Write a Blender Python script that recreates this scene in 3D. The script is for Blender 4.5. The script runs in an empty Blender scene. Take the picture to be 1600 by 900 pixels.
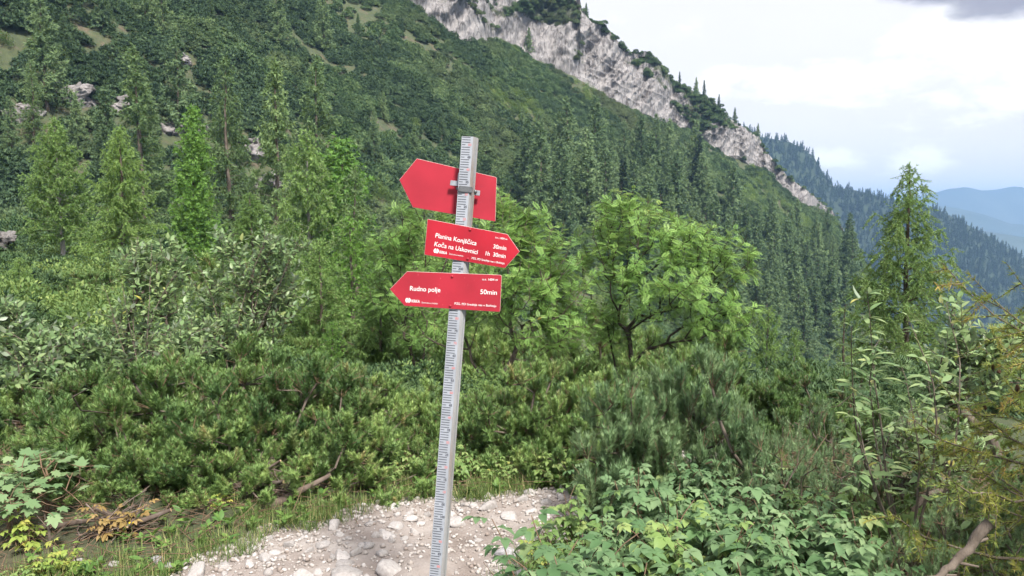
import bpy, math, time
import numpy as np
from mathutils import Matrix, Vector

T0 = time.time()
SC = bpy.context.scene
COL = SC.collection

# ------------------------------------------------------------------ camera
F = 1232.0                                   # focal length in pixels of a 1600 px wide frame
H = 1.9                                      # lens height above the path by the post
PITCH = math.atan(120.0 / F)
cp_, sp_ = math.cos(PITCH), math.sin(PITCH)
cam_d = bpy.data.cameras.new('camera')
cam = bpy.data.objects.new('camera', cam_d)
COL.objects.link(cam)
cam.location = (0, 0, H)
cam.rotation_euler = (math.pi / 2 - PITCH, 0, 0)
cam_d.sensor_width = 36.0
cam_d.lens = 36.0 * F / 1600.0
cam_d.clip_start = 0.05
cam_d.clip_end = 40000
SC.camera = cam

# ------------------------------------------------------------------ sky and sun
SUN_EL, SUN_AZ = 52.0, 152.0                 # degrees; azimuth clockwise from +Y
world = bpy.data.worlds.new('World')
SC.world = world
world.use_nodes = True
SKY_STRENGTH = 0.1


def build_world():
    nt = world.node_tree
    nt.nodes.clear()
    N, L = nt.nodes.new, nt.links.new
    out = N('ShaderNodeOutputWorld')
    bg = N('ShaderNodeBackground')
    bg.inputs['Strength'].default_value = SKY_STRENGTH
    L(bg.outputs[0], out.inputs[0])
    sky = N('ShaderNodeTexSky')
    sky.sky_type = 'NISHITA'
    sky.sun_disc = False
    sky.sun_elevation = math.radians(SUN_EL)
    sky.sun_rotation = math.radians(SUN_AZ)
    sky.altitude = 1600
    tc = N('ShaderNodeTexCoord')

    def math_node(op, a, b=None, clamp=False):
        m = N('ShaderNodeMath')
        m.operation = op
        m.use_clamp = clamp
        for i, v in enumerate((a, b)):
            if v is None:
                continue
            if isinstance(v, (int, float)):
                m.inputs[i].default_value = v
            else:
                L(v, m.inputs[i])
        return m.outputs[0]

    def mixc(f, a, b):
        m = N('ShaderNodeMix')
        m.data_type = 'RGBA'
        for s, v in ((m.inputs[0], f), (m.inputs[6], a), (m.inputs[7], b)):
            if isinstance(v, (int, float)):
                s.default_value = v
            elif isinstance(v, tuple):
                s.default_value = (*v, 1)
            else:
                L(v, s)
        return m.outputs[2]

    def noise(scale, vec, detail=6, rough=.55, lac=2.0):
        n = N('ShaderNodeTexNoise')
        n.inputs['Scale'].default_value = scale
        n.inputs['Detail'].default_value = detail
        n.inputs['Roughness'].default_value = rough
        L(vec, n.inputs['Vector'])
        return n.outputs['Fac']

    def ramp(v, lo, hi):
        m = N('ShaderNodeMapRange')
        m.interpolation_type = 'SMOOTHSTEP'
        m.inputs[1].default_value = lo
        m.inputs[2].default_value = hi
        L(v, m.inputs[0])
        return m.outputs[0]

    mp = N('ShaderNodeMapping')
    mp.inputs['Scale'].default_value = (1, 1, 2.6)
    L(tc.outputs['Generated'], mp.inputs['Vector'])
    v = mp.outputs[0]
    soft = noise(1.6, v, 4)
    cover = ramp(soft, 0.22, 0.5)                       # thin high cloud, nearly closed
    fluff = noise(11.0, v, 12, .66)

    def blob(px, py, ax, ay):
        """soft mask of one cloud about a direction"""
        d = N('ShaderNodeVectorMath')
        d.operation = 'SUBTRACT'
        u = (px - 800) / F
        w = (450 - py) / F
        dv = Vector((u, cp_ + w * sp_, -sp_ + w * cp_)).normalized()
        L(tc.outputs['Generated'], d.inputs[0])
        d.inputs[1].default_value = dv
        s = N('ShaderNodeVectorMath')
        s.operation = 'MULTIPLY'
        L(d.outputs[0], s.inputs[0])
        s.inputs[1].default_value = (1 / ax, 1 / ax, 1 / ay)
        ln = N('ShaderNodeVectorMath')
        ln.operation = 'LENGTH'
        L(s.outputs[0], ln.inputs[0])
        return math_node('SUBTRACT', 1.0, ln.outputs['Value'], True)

    white = None
    for b in ((1220, 135, .09, .030), (1330, 130, .13, .042), (1420, 118, .09, .03), (1590, 70, .16, .11),
              (1500, 50, .10, .04), (1590, 150, .07, .03), (1440, 252, .07, .03), (1310, 248, .06, .018), (1120, 130, .05, .03)):
        m = blob(*b)
        white = m if white is None else math_node('MAXIMUM', white, m)
    puff = math_node('ADD', math_node('MULTIPLY', white, .62), math_node('MULTIPLY', fluff, 1.7))
    puff = ramp(puff, 1.0, 1.42)
    dark = math_node('ADD', math_node('MAXIMUM', blob(1585, -8, .09, .042), blob(1490, -25, .12, .03)), math_node('MULTIPLY', fluff, 1.1))
    dark = ramp(dark, .78, 1.2)
    S = 1 / SKY_STRENGTH
    veil = mixc(ramp(soft, .35, .75), (.525 * S, .52 * S, .557 * S), (.565 * S, .56 * S, .59 * S))
    c = mixc(math_node('MULTIPLY', cover, .97), sky.outputs[0], veil)
    c = mixc(math_node('MULTIPLY', puff, .9), c, (.70 * S, .70 * S, .70 * S))
    c = mixc(math_node('MULTIPLY', dark, .8), c, (.15 * S, .155 * S, .21 * S))
    L(c, bg.inputs['Color'])


build_world()
sun_d = bpy.data.lights.new('sun', 'SUN')
sun_d.energy = 4.6
sun_d.angle = math.radians(10)
sun_d.color = (1.0, 0.95, 0.88)
sun = bpy.data.objects.new('sun', sun_d)
COL.objects.link(sun)
_az, _el = math.radians(SUN_AZ), math.radians(SUN_EL)
_dir = Vector((math.sin(_az) * math.cos(_el), math.cos(_az) * math.cos(_el), math.sin(_el)))
sun.rotation_euler = _dir.to_track_quat('Z', 'Y').to_euler()

SC.view_settings.view_transform = 'Standard'
SC.view_settings.look = 'None'
SC.view_settings.gamma = 1
SC.view_settings.use_curve_mapping = False
SC.view_settings.exposure = 0.95
SC.cycles.use_denoising = True
SC.cycles.max_bounces = 4
SC.cycles.use_adaptive_sampling = True
SC.cycles.adaptive_threshold = 0.03
SC.cycles.diffuse_bounces = 2
SC.cycles.transmission_bounces = 2
SC.cycles.volume_bounces = 0


# ------------------------------------------------------------------ helpers
def ray(px, py):
    u = (px - 800) / F
    w = (450 - py) / F
    return np.array((u, cp_ + w * sp_, -sp_ + w * cp_))


def at(px, py, Y):
    """world point seen at photo pixel (px, py) at distance Y along the ground axis"""
    d = ray(px, py)
    return np.array((0, 0, H)) + d * (Y / d[1])


def cpl(px, py, D):
    """world point at camera depth D"""
    return np.array((0, 0, H)) + ray(px, py) * D


def h2(ix, iy, iz, seed):
    n = (ix * 374761393 + iy * 668265263 + iz * 1274126177 + seed * 974634541) & 0xFFFFFFFF
    n = ((n ^ (n >> 13)) * 1274126177) & 0xFFFFFFFF
    n = (n ^ (n >> 16)) & 0xFFFFFF
    return n / float(0xFFFFFF)


def vnoise(x, y, z=0.0, seed=0):
    x, y, z = np.broadcast_arrays(np.asarray(x, float), np.asarray(y, float), np.asarray(z, float))
    xi, yi, zi = np.floor(x).astype(np.int64), np.floor(y).astype(np.int64), np.floor(z).astype(np.int64)
    xf, yf, zf = x - xi, y - yi, z - zi
    xf, yf, zf = [t * t * (3 - 2 * t) for t in (xf, yf, zf)]
    r = 0
    for a in (0, 1):
        for b in (0, 1):
            for c in (0, 1):
                w = (xf if a else 1 - xf) * (yf if b else 1 - yf) * (zf if c else 1 - zf)
                r = r + w * h2(xi + a, yi + b, zi + c, seed)
    return r


def fbm(x, y, z=0.0, o=4, seed=0, gain=.5):
    r, a, s = 0, 1.0, 0
    f = 1.0
    for i in range(o):
        r = r + a * vnoise(np.asarray(x) * f, np.asarray(y) * f, np.asarray(z) * f, seed + i * 17)
        s += a
        a *= gain
        f *= 2.03
    return r / s


def sstep(a, b, x):
    t = np.clip((x - a) / (b - a), 0, 1)
    return t * t * (3 - 2 * t)


def nrm(v):
    v = np.asarray(v, float)
    return v / np.maximum(np.linalg.norm(v, axis=-1, keepdims=True), 1e-9)


def frames(d, n):
    """columns x, y, z: y along d, z near n"""
    y = nrm(d)
    x = np.cross(y, n)
    bad = np.linalg.norm(x, axis=-1) < 1e-4
    if bad.any():
        x[bad] = np.cross(y[bad], np.array((.3, .9, .2)))
    x = nrm(x)
    z = np.cross(x, y)
    return np.stack((x, y, z), axis=-1)


class MB:
    """collects triangles as arrays; rnd is one number per leaf, carried as an attribute"""

    def __init__(self):
        self.v, self.f, self.r, self.m = [], [], [], []
        self.n = 0

    def add(self, v, f, r=0.5, mat=0):
        v = np.asarray(v, float).reshape(-1, 3)
        f = np.asarray(f, np.int64).reshape(-1, 3)
        self.v.append(v)
        self.f.append(f + self.n)
        self.r.append(np.broadcast_to(np.asarray(r, float).reshape(-1), (len(v),)) if np.ndim(r) == 0 or len(np.atleast_1d(r)) == 1 else np.asarray(r, float))
        self.m.append(np.full(len(f), mat, np.int32))
        self.n += len(v)

    def place(self, tv, tf, pos, R, s, rnd, mat=0):
        pos = np.asarray(pos, float)
        n, k = len(pos), len(tv)
        if n == 0:
            return
        s = np.asarray(s, float)
        if s.ndim == 1:
            s = s[:, None, None]
        elif s.ndim == 2:
            s = s[:, None, :]
        loc = tv[None] * s
        w = np.einsum('nij,nkj->nki', R, loc) + pos[:, None, :]
        f = tf[None] + (np.arange(n) * k)[:, None, None]
        self.add(w.reshape(-1, 3), f.reshape(-1, 3), np.repeat(rnd, k), mat)

    def tubes(self, p0, p1, r0, r1, sides=4, rnd=.5, mat=0):
        p0, p1 = np.asarray(p0, float), np.asarray(p1, float)
        n = len(p0)
        if n == 0:
            return
        R = frames(p1 - p0, np.tile((.13, .21, .97), (n, 1)))
        a = np.arange(sides) * 2 * math.pi / sides
        ring = np.stack((np.cos(a), np.zeros(sides), np.sin(a)), -1)
        w = np.einsum('nij,kj->nki', R, ring)
        v = np.concatenate((p0[:, None] + w * np.asarray(r0).reshape(-1, 1, 1), p1[:, None] + w * np.asarray(r1).reshape(-1, 1, 1)), 1)
        i = np.arange(sides)
        j = (i + 1) % sides
        f = np.concatenate((np.stack((i, j, j + sides), -1), np.stack((i, j + sides, i + sides), -1)))
        f = f[None] + (np.arange(n) * 2 * sides)[:, None, None]
        self.add(v.reshape(-1, 3), f.reshape(-1, 3), rnd if np.ndim(rnd) == 0 else np.repeat(rnd, 2 * sides), mat)

    def mesh(self, name, mats, smooth=False):
        v = np.concatenate(self.v)
        f = np.concatenate(self.f)
        me = bpy.data.meshes.new(name)
        me.vertices.add(len(v))
        me.vertices.foreach_set('co', v.astype(np.float32).ravel())
        me.loops.add(len(f) * 3)
        me.loops.foreach_set('vertex_index', f.astype(np.int32).ravel())
        me.polygons.add(len(f))
        me.polygons.foreach_set('loop_start', np.arange(0, len(f) * 3, 3, dtype=np.int32))
        me.polygons.foreach_set('material_index', np.concatenate(self.m))
        if smooth:
            me.polygons.foreach_set('use_smooth', np.ones(len(f), bool))
        a = me.attributes.new('rnd', 'FLOAT', 'POINT')
        a.data.foreach_set('value', np.concatenate(self.r).astype(np.float32))
        for m in (mats if isinstance(mats, (list, tuple)) else [mats]):
            me.materials.append(m)
        me.update()
        return me


def link(name, data, parent=None, loc=(0, 0, 0), rz=0, s=1):
    o = bpy.data.objects.new(name, data)
    COL.objects.link(o)
    o.location = loc
    o.rotation_euler = (0, 0, rz)
    o.scale = (s, s, s) if np.ndim(s) == 0 else s
    if parent:
        o.parent = parent
    return o


def tag(o, label=None, cat=None, group=None, kind=None):
    if label:
        o['label'] = label
    if cat:
        o['category'] = cat
    if group:
        o['group'] = group
    if kind:
        o['kind'] = kind
    return o


def put(name, parts, loc, rz, s, label, cat, group=None):
    """a thing: Empty at the base with one child per part; parts = [(name, mesh), ...]"""
    if len(parts) == 1:
        o = link(name, parts[0][1], None, loc, rz, s)
    else:
        o = link(name, None, None, loc, rz, s)
        for pn, me in parts:
            link(pn, me, o)
    return tag(o, label, cat, group)


# ------------------------------------------------------------------ materials
def new_mat(name):
    m = bpy.data.materials.new(name)
    m.use_nodes = True
    nt = m.node_tree
    b = nt.nodes['Principled BSDF']
    return m, nt, nt.nodes.new, nt.links.new, b


def ramp_node(N, stops, gain=1.0):
    r = N('ShaderNodeValToRGB')
    e = r.color_ramp.elements
    while len(e) > 1:
        e.remove(e[-1])
    for i, (p, c) in enumerate(stops):
        x = e[0] if i == 0 else e.new(p)
        c = tuple(min(q * gain, .9) for q in c)
        x.position = p
        x.color = (*c, 1)
    return r


def foliage(name, stops, rough=.6, trans=.3, back=None, spec=.3, vary=.25, gain=1.35, patch=0.0, patch_col=(.1, .1, .02), patch_scale=.05):
    m, nt, N, L, b = new_mat(name)
    a = N('ShaderNodeAttribute')
    a.attribute_name = 'rnd'
    r = ramp_node(N, stops, gain)
    L(a.outputs['Fac'], r.inputs[0])
    col = r.outputs[0]
    oi = N('ShaderNodeObjectInfo')
    hs = N('ShaderNodeHueSaturation')
    mr = N('ShaderNodeMapRange')
    mr.inputs[3].default_value = 1 - vary
    mr.inputs[4].default_value = 1 + vary
    L(oi.outputs['Random'], mr.inputs[0])
    L(mr.outputs[0], hs.inputs['Value'])
    mh = N('ShaderNodeMath')
    mh.operation = 'MULTIPLY_ADD'
    mh.inputs[1].default_value = -.024 * vary / .25
    mh.inputs[2].default_value = .5 + .014 * vary / .25
    L(oi.outputs['Random'], mh.inputs[0])
    L(mh.outputs[0], hs.inputs['Hue'])
    L(col, hs.inputs['Color'])
    col = hs.outputs[0]
    if patch > 0:
        g = N('ShaderNodeNewGeometry')
        n = N('ShaderNodeTexNoise')
        n.inputs['Scale'].default_value = patch_scale
        n.inputs['Detail'].default_value = 4
        L(g.outputs['Position'], n.inputs['Vector'])
        k = N('ShaderNodeMapRange')
        k.inputs[1].default_value = .45
        k.inputs[2].default_value = .68
        k.inputs[4].default_value = patch
        L(n.outputs['Fac'], k.inputs[0])
        mx = N('ShaderNodeMix')
        mx.data_type = 'RGBA'
        L(k.outputs[0], mx.inputs[0])
        L(col, mx.inputs[6])
        mx.inputs[7].default_value = (*patch_col, 1)
        col = mx.outputs[2]
    tcol = col
    if back:
        g = N('ShaderNodeNewGeometry')
        mx = N('ShaderNodeMix')
        mx.data_type = 'RGBA'
        L(g.outputs['Backfacing'], mx.inputs[0])
        L(col, mx.inputs[6])
        mx.inputs[7].default_value = (*back, 1)
        col = mx.outputs[2]
    L(col, b.inputs['Base Color'])
    b.inputs['Roughness'].default_value = rough
    b.inputs['Specular IOR Level'].default_value = spec
    if trans > 0:
        t = N('ShaderNodeBsdfTranslucent')
        hb = N('ShaderNodeHueSaturation')
        hb.inputs['Value'].default_value = 1.3
        hb.inputs['Hue'].default_value = .485
        L(tcol, hb.inputs['Color'])
        L(hb.outputs[0], t.inputs['Color'])
        ms = N('ShaderNodeMixShader')
        ms.inputs[0].default_value = trans
        L(b.outputs[0], ms.inputs[1])
        L(t.outputs[0], ms.inputs[2])
        L(ms.outputs[0], nt.nodes['Material Output'].inputs[0])
    return m


def surface(name, stops, scale=3.0, rough=.85, bump=.0, bump_scale=20, detail=8, coord='Object', stretch=(1, 1, 1), vary=0.0, spec=.25, metal=0.0, bdist=None):
    m, nt, N, L, b = new_mat(name)
    tc = N('ShaderNodeTexCoord')
    mp = N('ShaderNodeMapping')
    mp.inputs['Scale'].default_value = stretch
    if coord == 'World':
        g = N('ShaderNodeNewGeometry')
        L(g.outputs['Position'], mp.inputs['Vector'])
    else:
        L(tc.outputs[coord], mp.inputs['Vector'])
    n = N('ShaderNodeTexNoise')
    n.inputs['Scale'].default_value = scale
    n.inputs['Detail'].default_value = detail
    n.inputs['Roughness'].default_value = .62
    L(mp.outputs[0], n.inputs['Vector'])
    r = ramp_node(N, stops)
    L(n.outputs['Fac'], r.inputs[0])
    col = r.outputs[0]
    if vary:
        oi = N('ShaderNodeObjectInfo')
        mr = N('ShaderNodeMapRange')
        mr.inputs[3].default_value = 1 - vary
        mr.inputs[4].default_value = 1 + vary
        L(oi.outputs['Random'], mr.inputs[0])
        hs = N('ShaderNodeHueSaturation')
        L(mr.outputs[0], hs.inputs['Value'])
        L(col, hs.inputs['Color'])
        col = hs.outputs[0]
    L(col, b.inputs['Base Color'])
    b.inputs['Roughness'].default_value = rough
    b.inputs['Specular IOR Level'].default_value = spec
    b.inputs['Metallic'].default_value = metal
    if bump:
        n2 = N('ShaderNodeTexNoise')
        n2.inputs['Scale'].default_value = bump_scale
        n2.inputs['Detail'].default_value = 8
        n2.inputs['Roughness'].default_value = .65
        L(mp.outputs[0], n2.inputs['Vector'])
        bp = N('ShaderNodeBump')
        bp.inputs['Strength'].default_value = bump
        bp.inputs['Distance'].default_value = bdist or 1.0 / bump_scale
        L(n2.outputs['Fac'], bp.inputs['Height'])
        L(bp.outputs[0], b.inputs['Normal'])
    return m


M = {}
M['mugo'] = foliage('mugo needles', [(0, (.060, .108, .036)), (.45, (.108, .178, .054)), (.85, (.168, .240, .075)), (.955, (.20, .23, .09)), (1, (.28, .16, .07))], .5, .25, vary=.30, gain=1.45)
M['mugo_pale'] = foliage('pale mugo needles', [(0, (.080, .14, .060)), (.5, (.125, .195, .088)), (1, (.18, .245, .12))], .5, .22, vary=.12)
M['mugo_far'] = foliage('scrub needles', [(0, (.040, .078, .034)), (.6, (.066, .112, .046)), (1, (.105, .15, .058))], .65, .15, vary=.38, gain=1.5, patch=.55, patch_col=(.15, .17, .08), patch_scale=.035)
M['mugo_mid'] = foliage('hollow scrub needles', [(0, (.034, .066, .028)), (.6, (.058, .102, .040)), (1, (.095, .14, .052))], .6, .2, vary=.25)
M['leaf_far'] = foliage('scrub leaves', [(0, (.070, .12, .035)), (.6, (.10, .16, .045)), (1, (.15, .20, .06))], .6, .3, vary=.3)
M['larch'] = foliage('larch needles', [(0, (.10, .175, .05)), (.5, (.15, .24, .07)), (1, (.21, .30, .095))], .6, .35, vary=.15)
M['larch_mid'] = foliage('mountain larch needles', [(0, (.085, .14, .056)), (.5, (.125, .19, .075)), (1, (.17, .235, .095))], .6, .35, vary=.2)
M['larch_bright'] = foliage('bright larch needles', [(0, (.085, .175, .035)), (.5, (.115, .225, .045)), (1, (.155, .265, .06))], .6, .35, vary=.1)
M['larch_far'] = foliage('forest larch needles', [(0, (.070, .115, .056)), (.5, (.108, .165, .075)), (1, (.155, .215, .098))], .65, .3, vary=.3)
M['spruce_far'] = foliage('forest spruce needles', [(0, (.018, .040, .022)), (.5, (.030, .058, .030)), (1, (.048, .08, .038))], .65, .15, vary=.3)
M['larch_dry'] = foliage('yellowing larch needles', [(0, (.12, .175, .045)), (.45, (.19, .23, .055)), (.8, (.27, .26, .065)), (1, (.33, .22, .07))], .6, .35, vary=.1)
M['larch_olive'] = foliage('olive larch needles', [(0, (.10, .18, .058)), (.5, (.15, .235, .078)), (1, (.205, .285, .10))], .6, .35, vary=.1)
M['rowan'] = foliage('rowan leaflets', [(0, (.080, .162, .042)), (.45, (.135, .243, .060)), (.9, (.205, .318, .092)), (.985, (.26, .33, .10)), (1, (.32, .20, .05))], .5, .38, back=(.17, .23, .11), vary=.08)
M['willow'] = foliage('willow leaves', [(0, (.075, .13, .05)), (.5, (.125, .185, .078)), (.93, (.18, .23, .10)), (1, (.30, .27, .06))], .42, .32, back=(.29, .35, .25), spec=.4, vary=.12, gain=1.6)
M['raspberry'] = foliage('raspberry leaves', [(0, (.060, .122, .044)), (.5, (.098, .164, .074)), (.95, (.148, .212, .104)), (.985, (.22, .25, .08)), (1, (.38, .27, .05))], .6, .28, back=(.25, .31, .21), spec=.25, vary=.16)
M['raspberry_light'] = foliage('light raspberry leaves', [(0, (.09, .155, .045)), (.5, (.14, .21, .065)), (.93, (.20, .26, .09)), (1, (.34, .31, .08))], .5, .3, back=(.26, .32, .22), vary=.12)
M['raspberry_yellow'] = foliage('yellowing raspberry leaves', [(0, (.12, .20, .045)), (.5, (.22, .28, .06)), (1, (.36, .33, .08))], .55, .35, vary=.12)
M['raspberry_orange'] = foliage('withering orange leaves', [(0, (.26, .19, .06)), (.5, (.36, .24, .09)), (1, (.42, .30, .14))], .6, .35, vary=.1, gain=1.0)
M['maple'] = foliage('maple leaves', [(0, (.095, .165, .07)), (.5, (.13, .20, .09)), (1, (.175, .24, .115))], .5, .3, back=(.24, .31, .2), vary=.06)
M['herb'] = foliage('herb leaves', [(0, (.07, .14, .035)), (1, (.14, .22, .05))], .5, .3)
M['grass'] = foliage('grass blades', [(0, (.05, .095, .024)), (.6, (.092, .145, .038)), (.82, (.14, .175, .055)), (1, (.36, .30, .15))], .55, .3, vary=.1)
M['straw'] = foliage('dry grass', [(0, (.28, .22, .11)), (1, (.45, .38, .22))], .7, .2)
M['bark'] = surface('grey brown bark', [(.3, (.075, .058, .045)), (.6, (.16, .13, .105)), (.8, (.26, .23, .20))], 14, .9, .6, 60, stretch=(1, 1, .3))
M['bark_dark'] = surface('dark bark', [(.3, (.035, .027, .022)), (.7, (.085, .066, .052))], 14, .85, .5, 60, stretch=(1, 1, .3))
M['bark_pale'] = surface('pale larch bark', [(.3, (.20, .18, .16)), (.7, (.40, .37, .34))], 10, .9, .5, 50, stretch=(1, 1, .3))
M['twig'] = surface('pine twig', [(.3, (.11, .065, .04)), (.7, (.22, .15, .10))], 20, .85)
M['deadwood'] = surface('weathered dead wood', [(.3, (.06, .042, .032)), (.55, (.12, .092, .075)), (.8, (.23, .20, .18))], 9, .9, .5, 60, stretch=(1, 1, 1), vary=.35)
M['cut'] = surface('cut wood end', [(.3, (.36, .24, .14)), (.7, (.5, .36, .22))], 30, .8)
M['rock'] = surface('limestone', [(.25, (.21, .19, .178)), (.42, (.33, .305, .29)), (.62, (.405, .38, .365)), (.8, (.50, .48, .465))], 5, .9, .8, 30, vary=.18, bdist=.004)
M['rock_grey'] = surface('grey limestone', [(.3, (.22, .215, .22)), (.7, (.40, .39, .40))], 6, .9, .7, 30, bdist=.005)
M['cone'] = surface('cone scales', [(.3, (.07, .035, .022)), (.7, (.16, .085, .05))], 60, .8, .8, 120)
M['flower'] = surface('yellow petals', [(.3, (.75, .52, .01)), (.7, (.85, .65, .03))], 30, .6)


# ------------------------------------------------------------------ terrain: path shelf, gully, far slope, cliffs
def z_near(X, Y):
    z = .32 * (1 - sstep(.6, 3.0, Y))
    z = z + .22 * sstep(.5, 1.8, X) * (1 - sstep(4.6, 6.5, Y))
    u = X / np.maximum(np.abs(Y), 1e-3)
    s = .36 * sstep(-.52, -.02, u)
    z = z - np.maximum(Y - 8.2, 0) * s
    z = z + .10 * (fbm(X / 1.7, Y / 1.7, 0, 3, 5) - .5) * sstep(5.5, 8, np.abs(Y) + np.abs(X + .3) * 1.2)
    z = z + (fbm(X / 9, Y / 9, 0, 3, 8) - .5) * 2.2 * sstep(12, 40, np.hypot(X, Y))
    return z


def z_far(X, Y):
    z = -68.3 + .5 * Y - .71 * X
    return z + (fbm(X / 42, Y / 42, 0, 4, 21) - .5) * 11 + (fbm(X / 9, Y / 9, 0, 3, 31) - .5) * 3.2


def zt(X, Y):
    a, b = z_near(X, Y), z_far(X, Y)
    k = 3.0
    h = np.clip(.5 + .5 * (a - b) / k, 0, 1)
    return b + (a - b) * h + k * h * (1 - h)


def table(pts):
    p = np.array([ray(x, y) for x, y in pts])
    u, t = p[:, 0] / p[:, 1], p[:, 2] / p[:, 1]
    o = np.argsort(u)
    return u[o], t[o]


foot_u, foot_t = table([(-900, -520), (0, -350), (400, -120), (600, -12), (640, 8), (725, 68), (775, 62), (800, 74), (830, 92), (900, 122), (960, 160), (1020, 192), (1075, 202), (1120, 236), (1200, 272), (1250, 322), (1300, 336), (1340, 400), (1400, 520), (1500, 690), (1650, 850), (2400, 900)])
crest_u, crest_t = table([(-900, -700), (0, -520), (400, -330), (700, -200), (890, -130), (903, -90), (907, 10), (925, 32), (945, 42), (985, 84), (1012, 82), (1035, 100), (1050, 125), (1090, 146), (1112, 152), (1125, 172), (1140, 186), (1185, 214), (1197, 236), (1230, 276), (1262, 300), (1300, 328), (1340, 398), (1400, 519), (1500, 689), (1650, 849), (2400, 899)])


def smax_foot(u, t):
    """distance at which the smooth far slope is met along a column"""
    d = .5 - .71 * u - t
    Y = (H + 68.3) / np.maximum(d, .12)
    return np.clip(Y, 90, 420)


def march(u, t, y0=9.0, y1=430.0, n=900):
    """first hit of the rays (u, t) with the ground"""
    Y = np.geomspace(y0, y1, n)
    u, t = np.atleast_1d(u), np.atleast_1d(t)
    z = zt(u[:, None] * Y, np.broadcast_to(Y, (len(u), n)))
    below = (H + t[:, None] * Y) < z
    k = np.where(below.any(1), below.argmax(1), n - 1)
    return Y[k]


def hit(px, py, y0=9.0):
    d = ray(px, py)
    Y = march(d[0] / d[1], d[2] / d[1], y0)[0]
    X = Y * d[0] / d[1]
    return np.array((X, Y, float(zt(np.array(X), np.array(Y)))))


cl = np.array([(-2.6, 1.4), (-1.9, 2.6), (-.9, 3.9), (-.35, 4.45), (.1, 4.75), (.7, 4.95), (1.3, 5.35), (2.6, 7.2)])
cw = np.array([.7, .7, .72, .60, .42, .32, .3, .3])


def path_d(x, y):
    """signed distance to the path edge, negative on the path"""
    best = np.full(np.shape(x), 9.0)
    for i in range(len(cl) - 1):
        a, b = cl[i], cl[i + 1]
        ab = b - a
        t = np.clip(((x - a[0]) * ab[0] + (y - a[1]) * ab[1]) / (ab @ ab), 0, 1)
        d = np.hypot(x - a[0] - t * ab[0], y - a[1] - t * ab[1]) - (cw[i] + (cw[i + 1] - cw[i]) * t)
        best = np.minimum(best, d)
    return best + (fbm(np.asarray(x) / .5, np.asarray(y) / .5, 0, 3, 14) - .5) * .35


ug = np.linspace(foot_u[0] * .9, .62, 260)
yg = march(ug, np.interp(ug, foot_u, foot_t), 60.0, 430.0, 420)
yg = np.array([np.median(yg[max(0, i - 2):i + 3]) for i in range(len(yg))])


def foot_dist(u):
    a, b = np.interp(u, ug, yg), smax_foot(u, np.interp(u, foot_u, foot_t))
    k_ = sstep(.40, .46, u)
    return np.where(u > .57, 170.0, a * (1 - k_) + b * k_)


NA, NR, NC = 560, 210, 56
th = np.concatenate((np.radians(np.linspace(-44, 46, NA)), np.radians(np.linspace(48, 314, 70))))
th = np.append(th, th[0] + 2 * math.pi)
front = np.abs(((th + math.pi) % (2 * math.pi)) - math.pi) < math.radians(47)
uu = np.tan(np.where(front, ((th + math.pi) % (2 * math.pi)) - math.pi, 0))
ft = np.interp(uu, foot_u, foot_t)
ct = np.maximum(np.interp(uu, crest_u, crest_t), ft)
Yf = np.where(front, foot_dist(uu), 150.0)
# feather the actual foot onto the noisy slope
rf = np.where(front, Yf / np.cos(np.arctan(uu)), 150.0)
k = np.linspace(0, 1, NR)
rr = .3 * (rf[:, None] / .3) ** k[None]
X = rr * np.sin(th)[:, None]
Y = rr * np.cos(th)[:, None]
Z = zt(X, Y)
behind = ~front
nearq = (np.hypot(X, Y) < 9) & (Y > 1)
Z[nearq] -= .16 * sstep(.22, .02, path_d(X[nearq], Y[nearq]))
Z[behind] = z_near(X[behind], np.maximum(Y[behind], -5))
zf = Z[:, -1]
zc_target = H + ct * Yf
rise = np.where(front, np.maximum(zc_target - zf, 0.5), .5)
wid = rise / 2.4
for _ in range(4):                            # crest lies farther off than the foot
    zc = H + ct * (Yf + wid)
    rise = np.where(front, np.maximum(zc - zf, 0.5), .5)
    wid = np.maximum(rise / 2.7, .3)
rise_c = rise
# the wall itself on a finer grid: ribs, gullies, strata and broken faces
NW, NC = 1500, 96
thw = np.radians(np.linspace(-44, 46, NW))
uw = np.tan(thw)
ftw = np.interp(uw, foot_u, foot_t)
ctw = np.maximum(np.interp(uw, crest_u, crest_t), ftw)
Yfw = foot_dist(uw)
zfw = zt(uw * Yfw, Yfw)
widw = np.zeros(NW)
for _ in range(5):
    risew = np.maximum(H + ctw * (Yfw + widw) - zfw, .5)
    widw = np.maximum(risew / 2.7, .3)
s = np.linspace(-.06, 1, NC)[None]
sc01 = np.clip(s, 0, 1)
Yc = Yfw[:, None] + widw[:, None] * s
Zc = zfw[:, None] + risew[:, None] * np.sign(s) * np.abs(s) ** .9
al = uw[:, None] * Yc
arel = al - .6 * Zc
wx = arel + 3 * (fbm(al / 9, Zc / 9, 0, 2, 43) - .5)
rib = np.abs(fbm(wx / 13, Zc / 40, 0, 3, 41, .5) - .5) * 2
rib2 = np.abs(fbm(wx / 4.2, Zc / 13, 0, 3, 47, .55) - .5) * 2
brk = fbm(wx / 1.7, Zc / 2.6, 0, 3, 51, .6) - .5
st = Zc / 3.4 + al * .10 + fbm(al / 8, Zc / 8, 0, 2, 53) * 2.5
strata = (st - np.floor(st)) ** 2
ledge = fbm(arel / 24, (Zc + .45 * al) / 10, 0, 4, 61)
pxw = 800 + F * uw[:, None]
band = np.interp(pxw, (780, 800, 900, 960, 1010), (.12, .2, .42, .72, .9))
ledge = ledge + .17 * np.exp(-((s - band) / .06) ** 2) * sstep(760, 800, pxw) * sstep(1040, 980, pxw)
ledge = ledge - .13 * sstep(850, 780, pxw) - .06 * sstep(900, 940, pxw)
ledge = ledge - .25 * sstep(780, 820, pxw) * sstep(925, 905, pxw) * sstep(.06, .12, s - band)
env = np.sin(np.pi * sc01) ** .35
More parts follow.
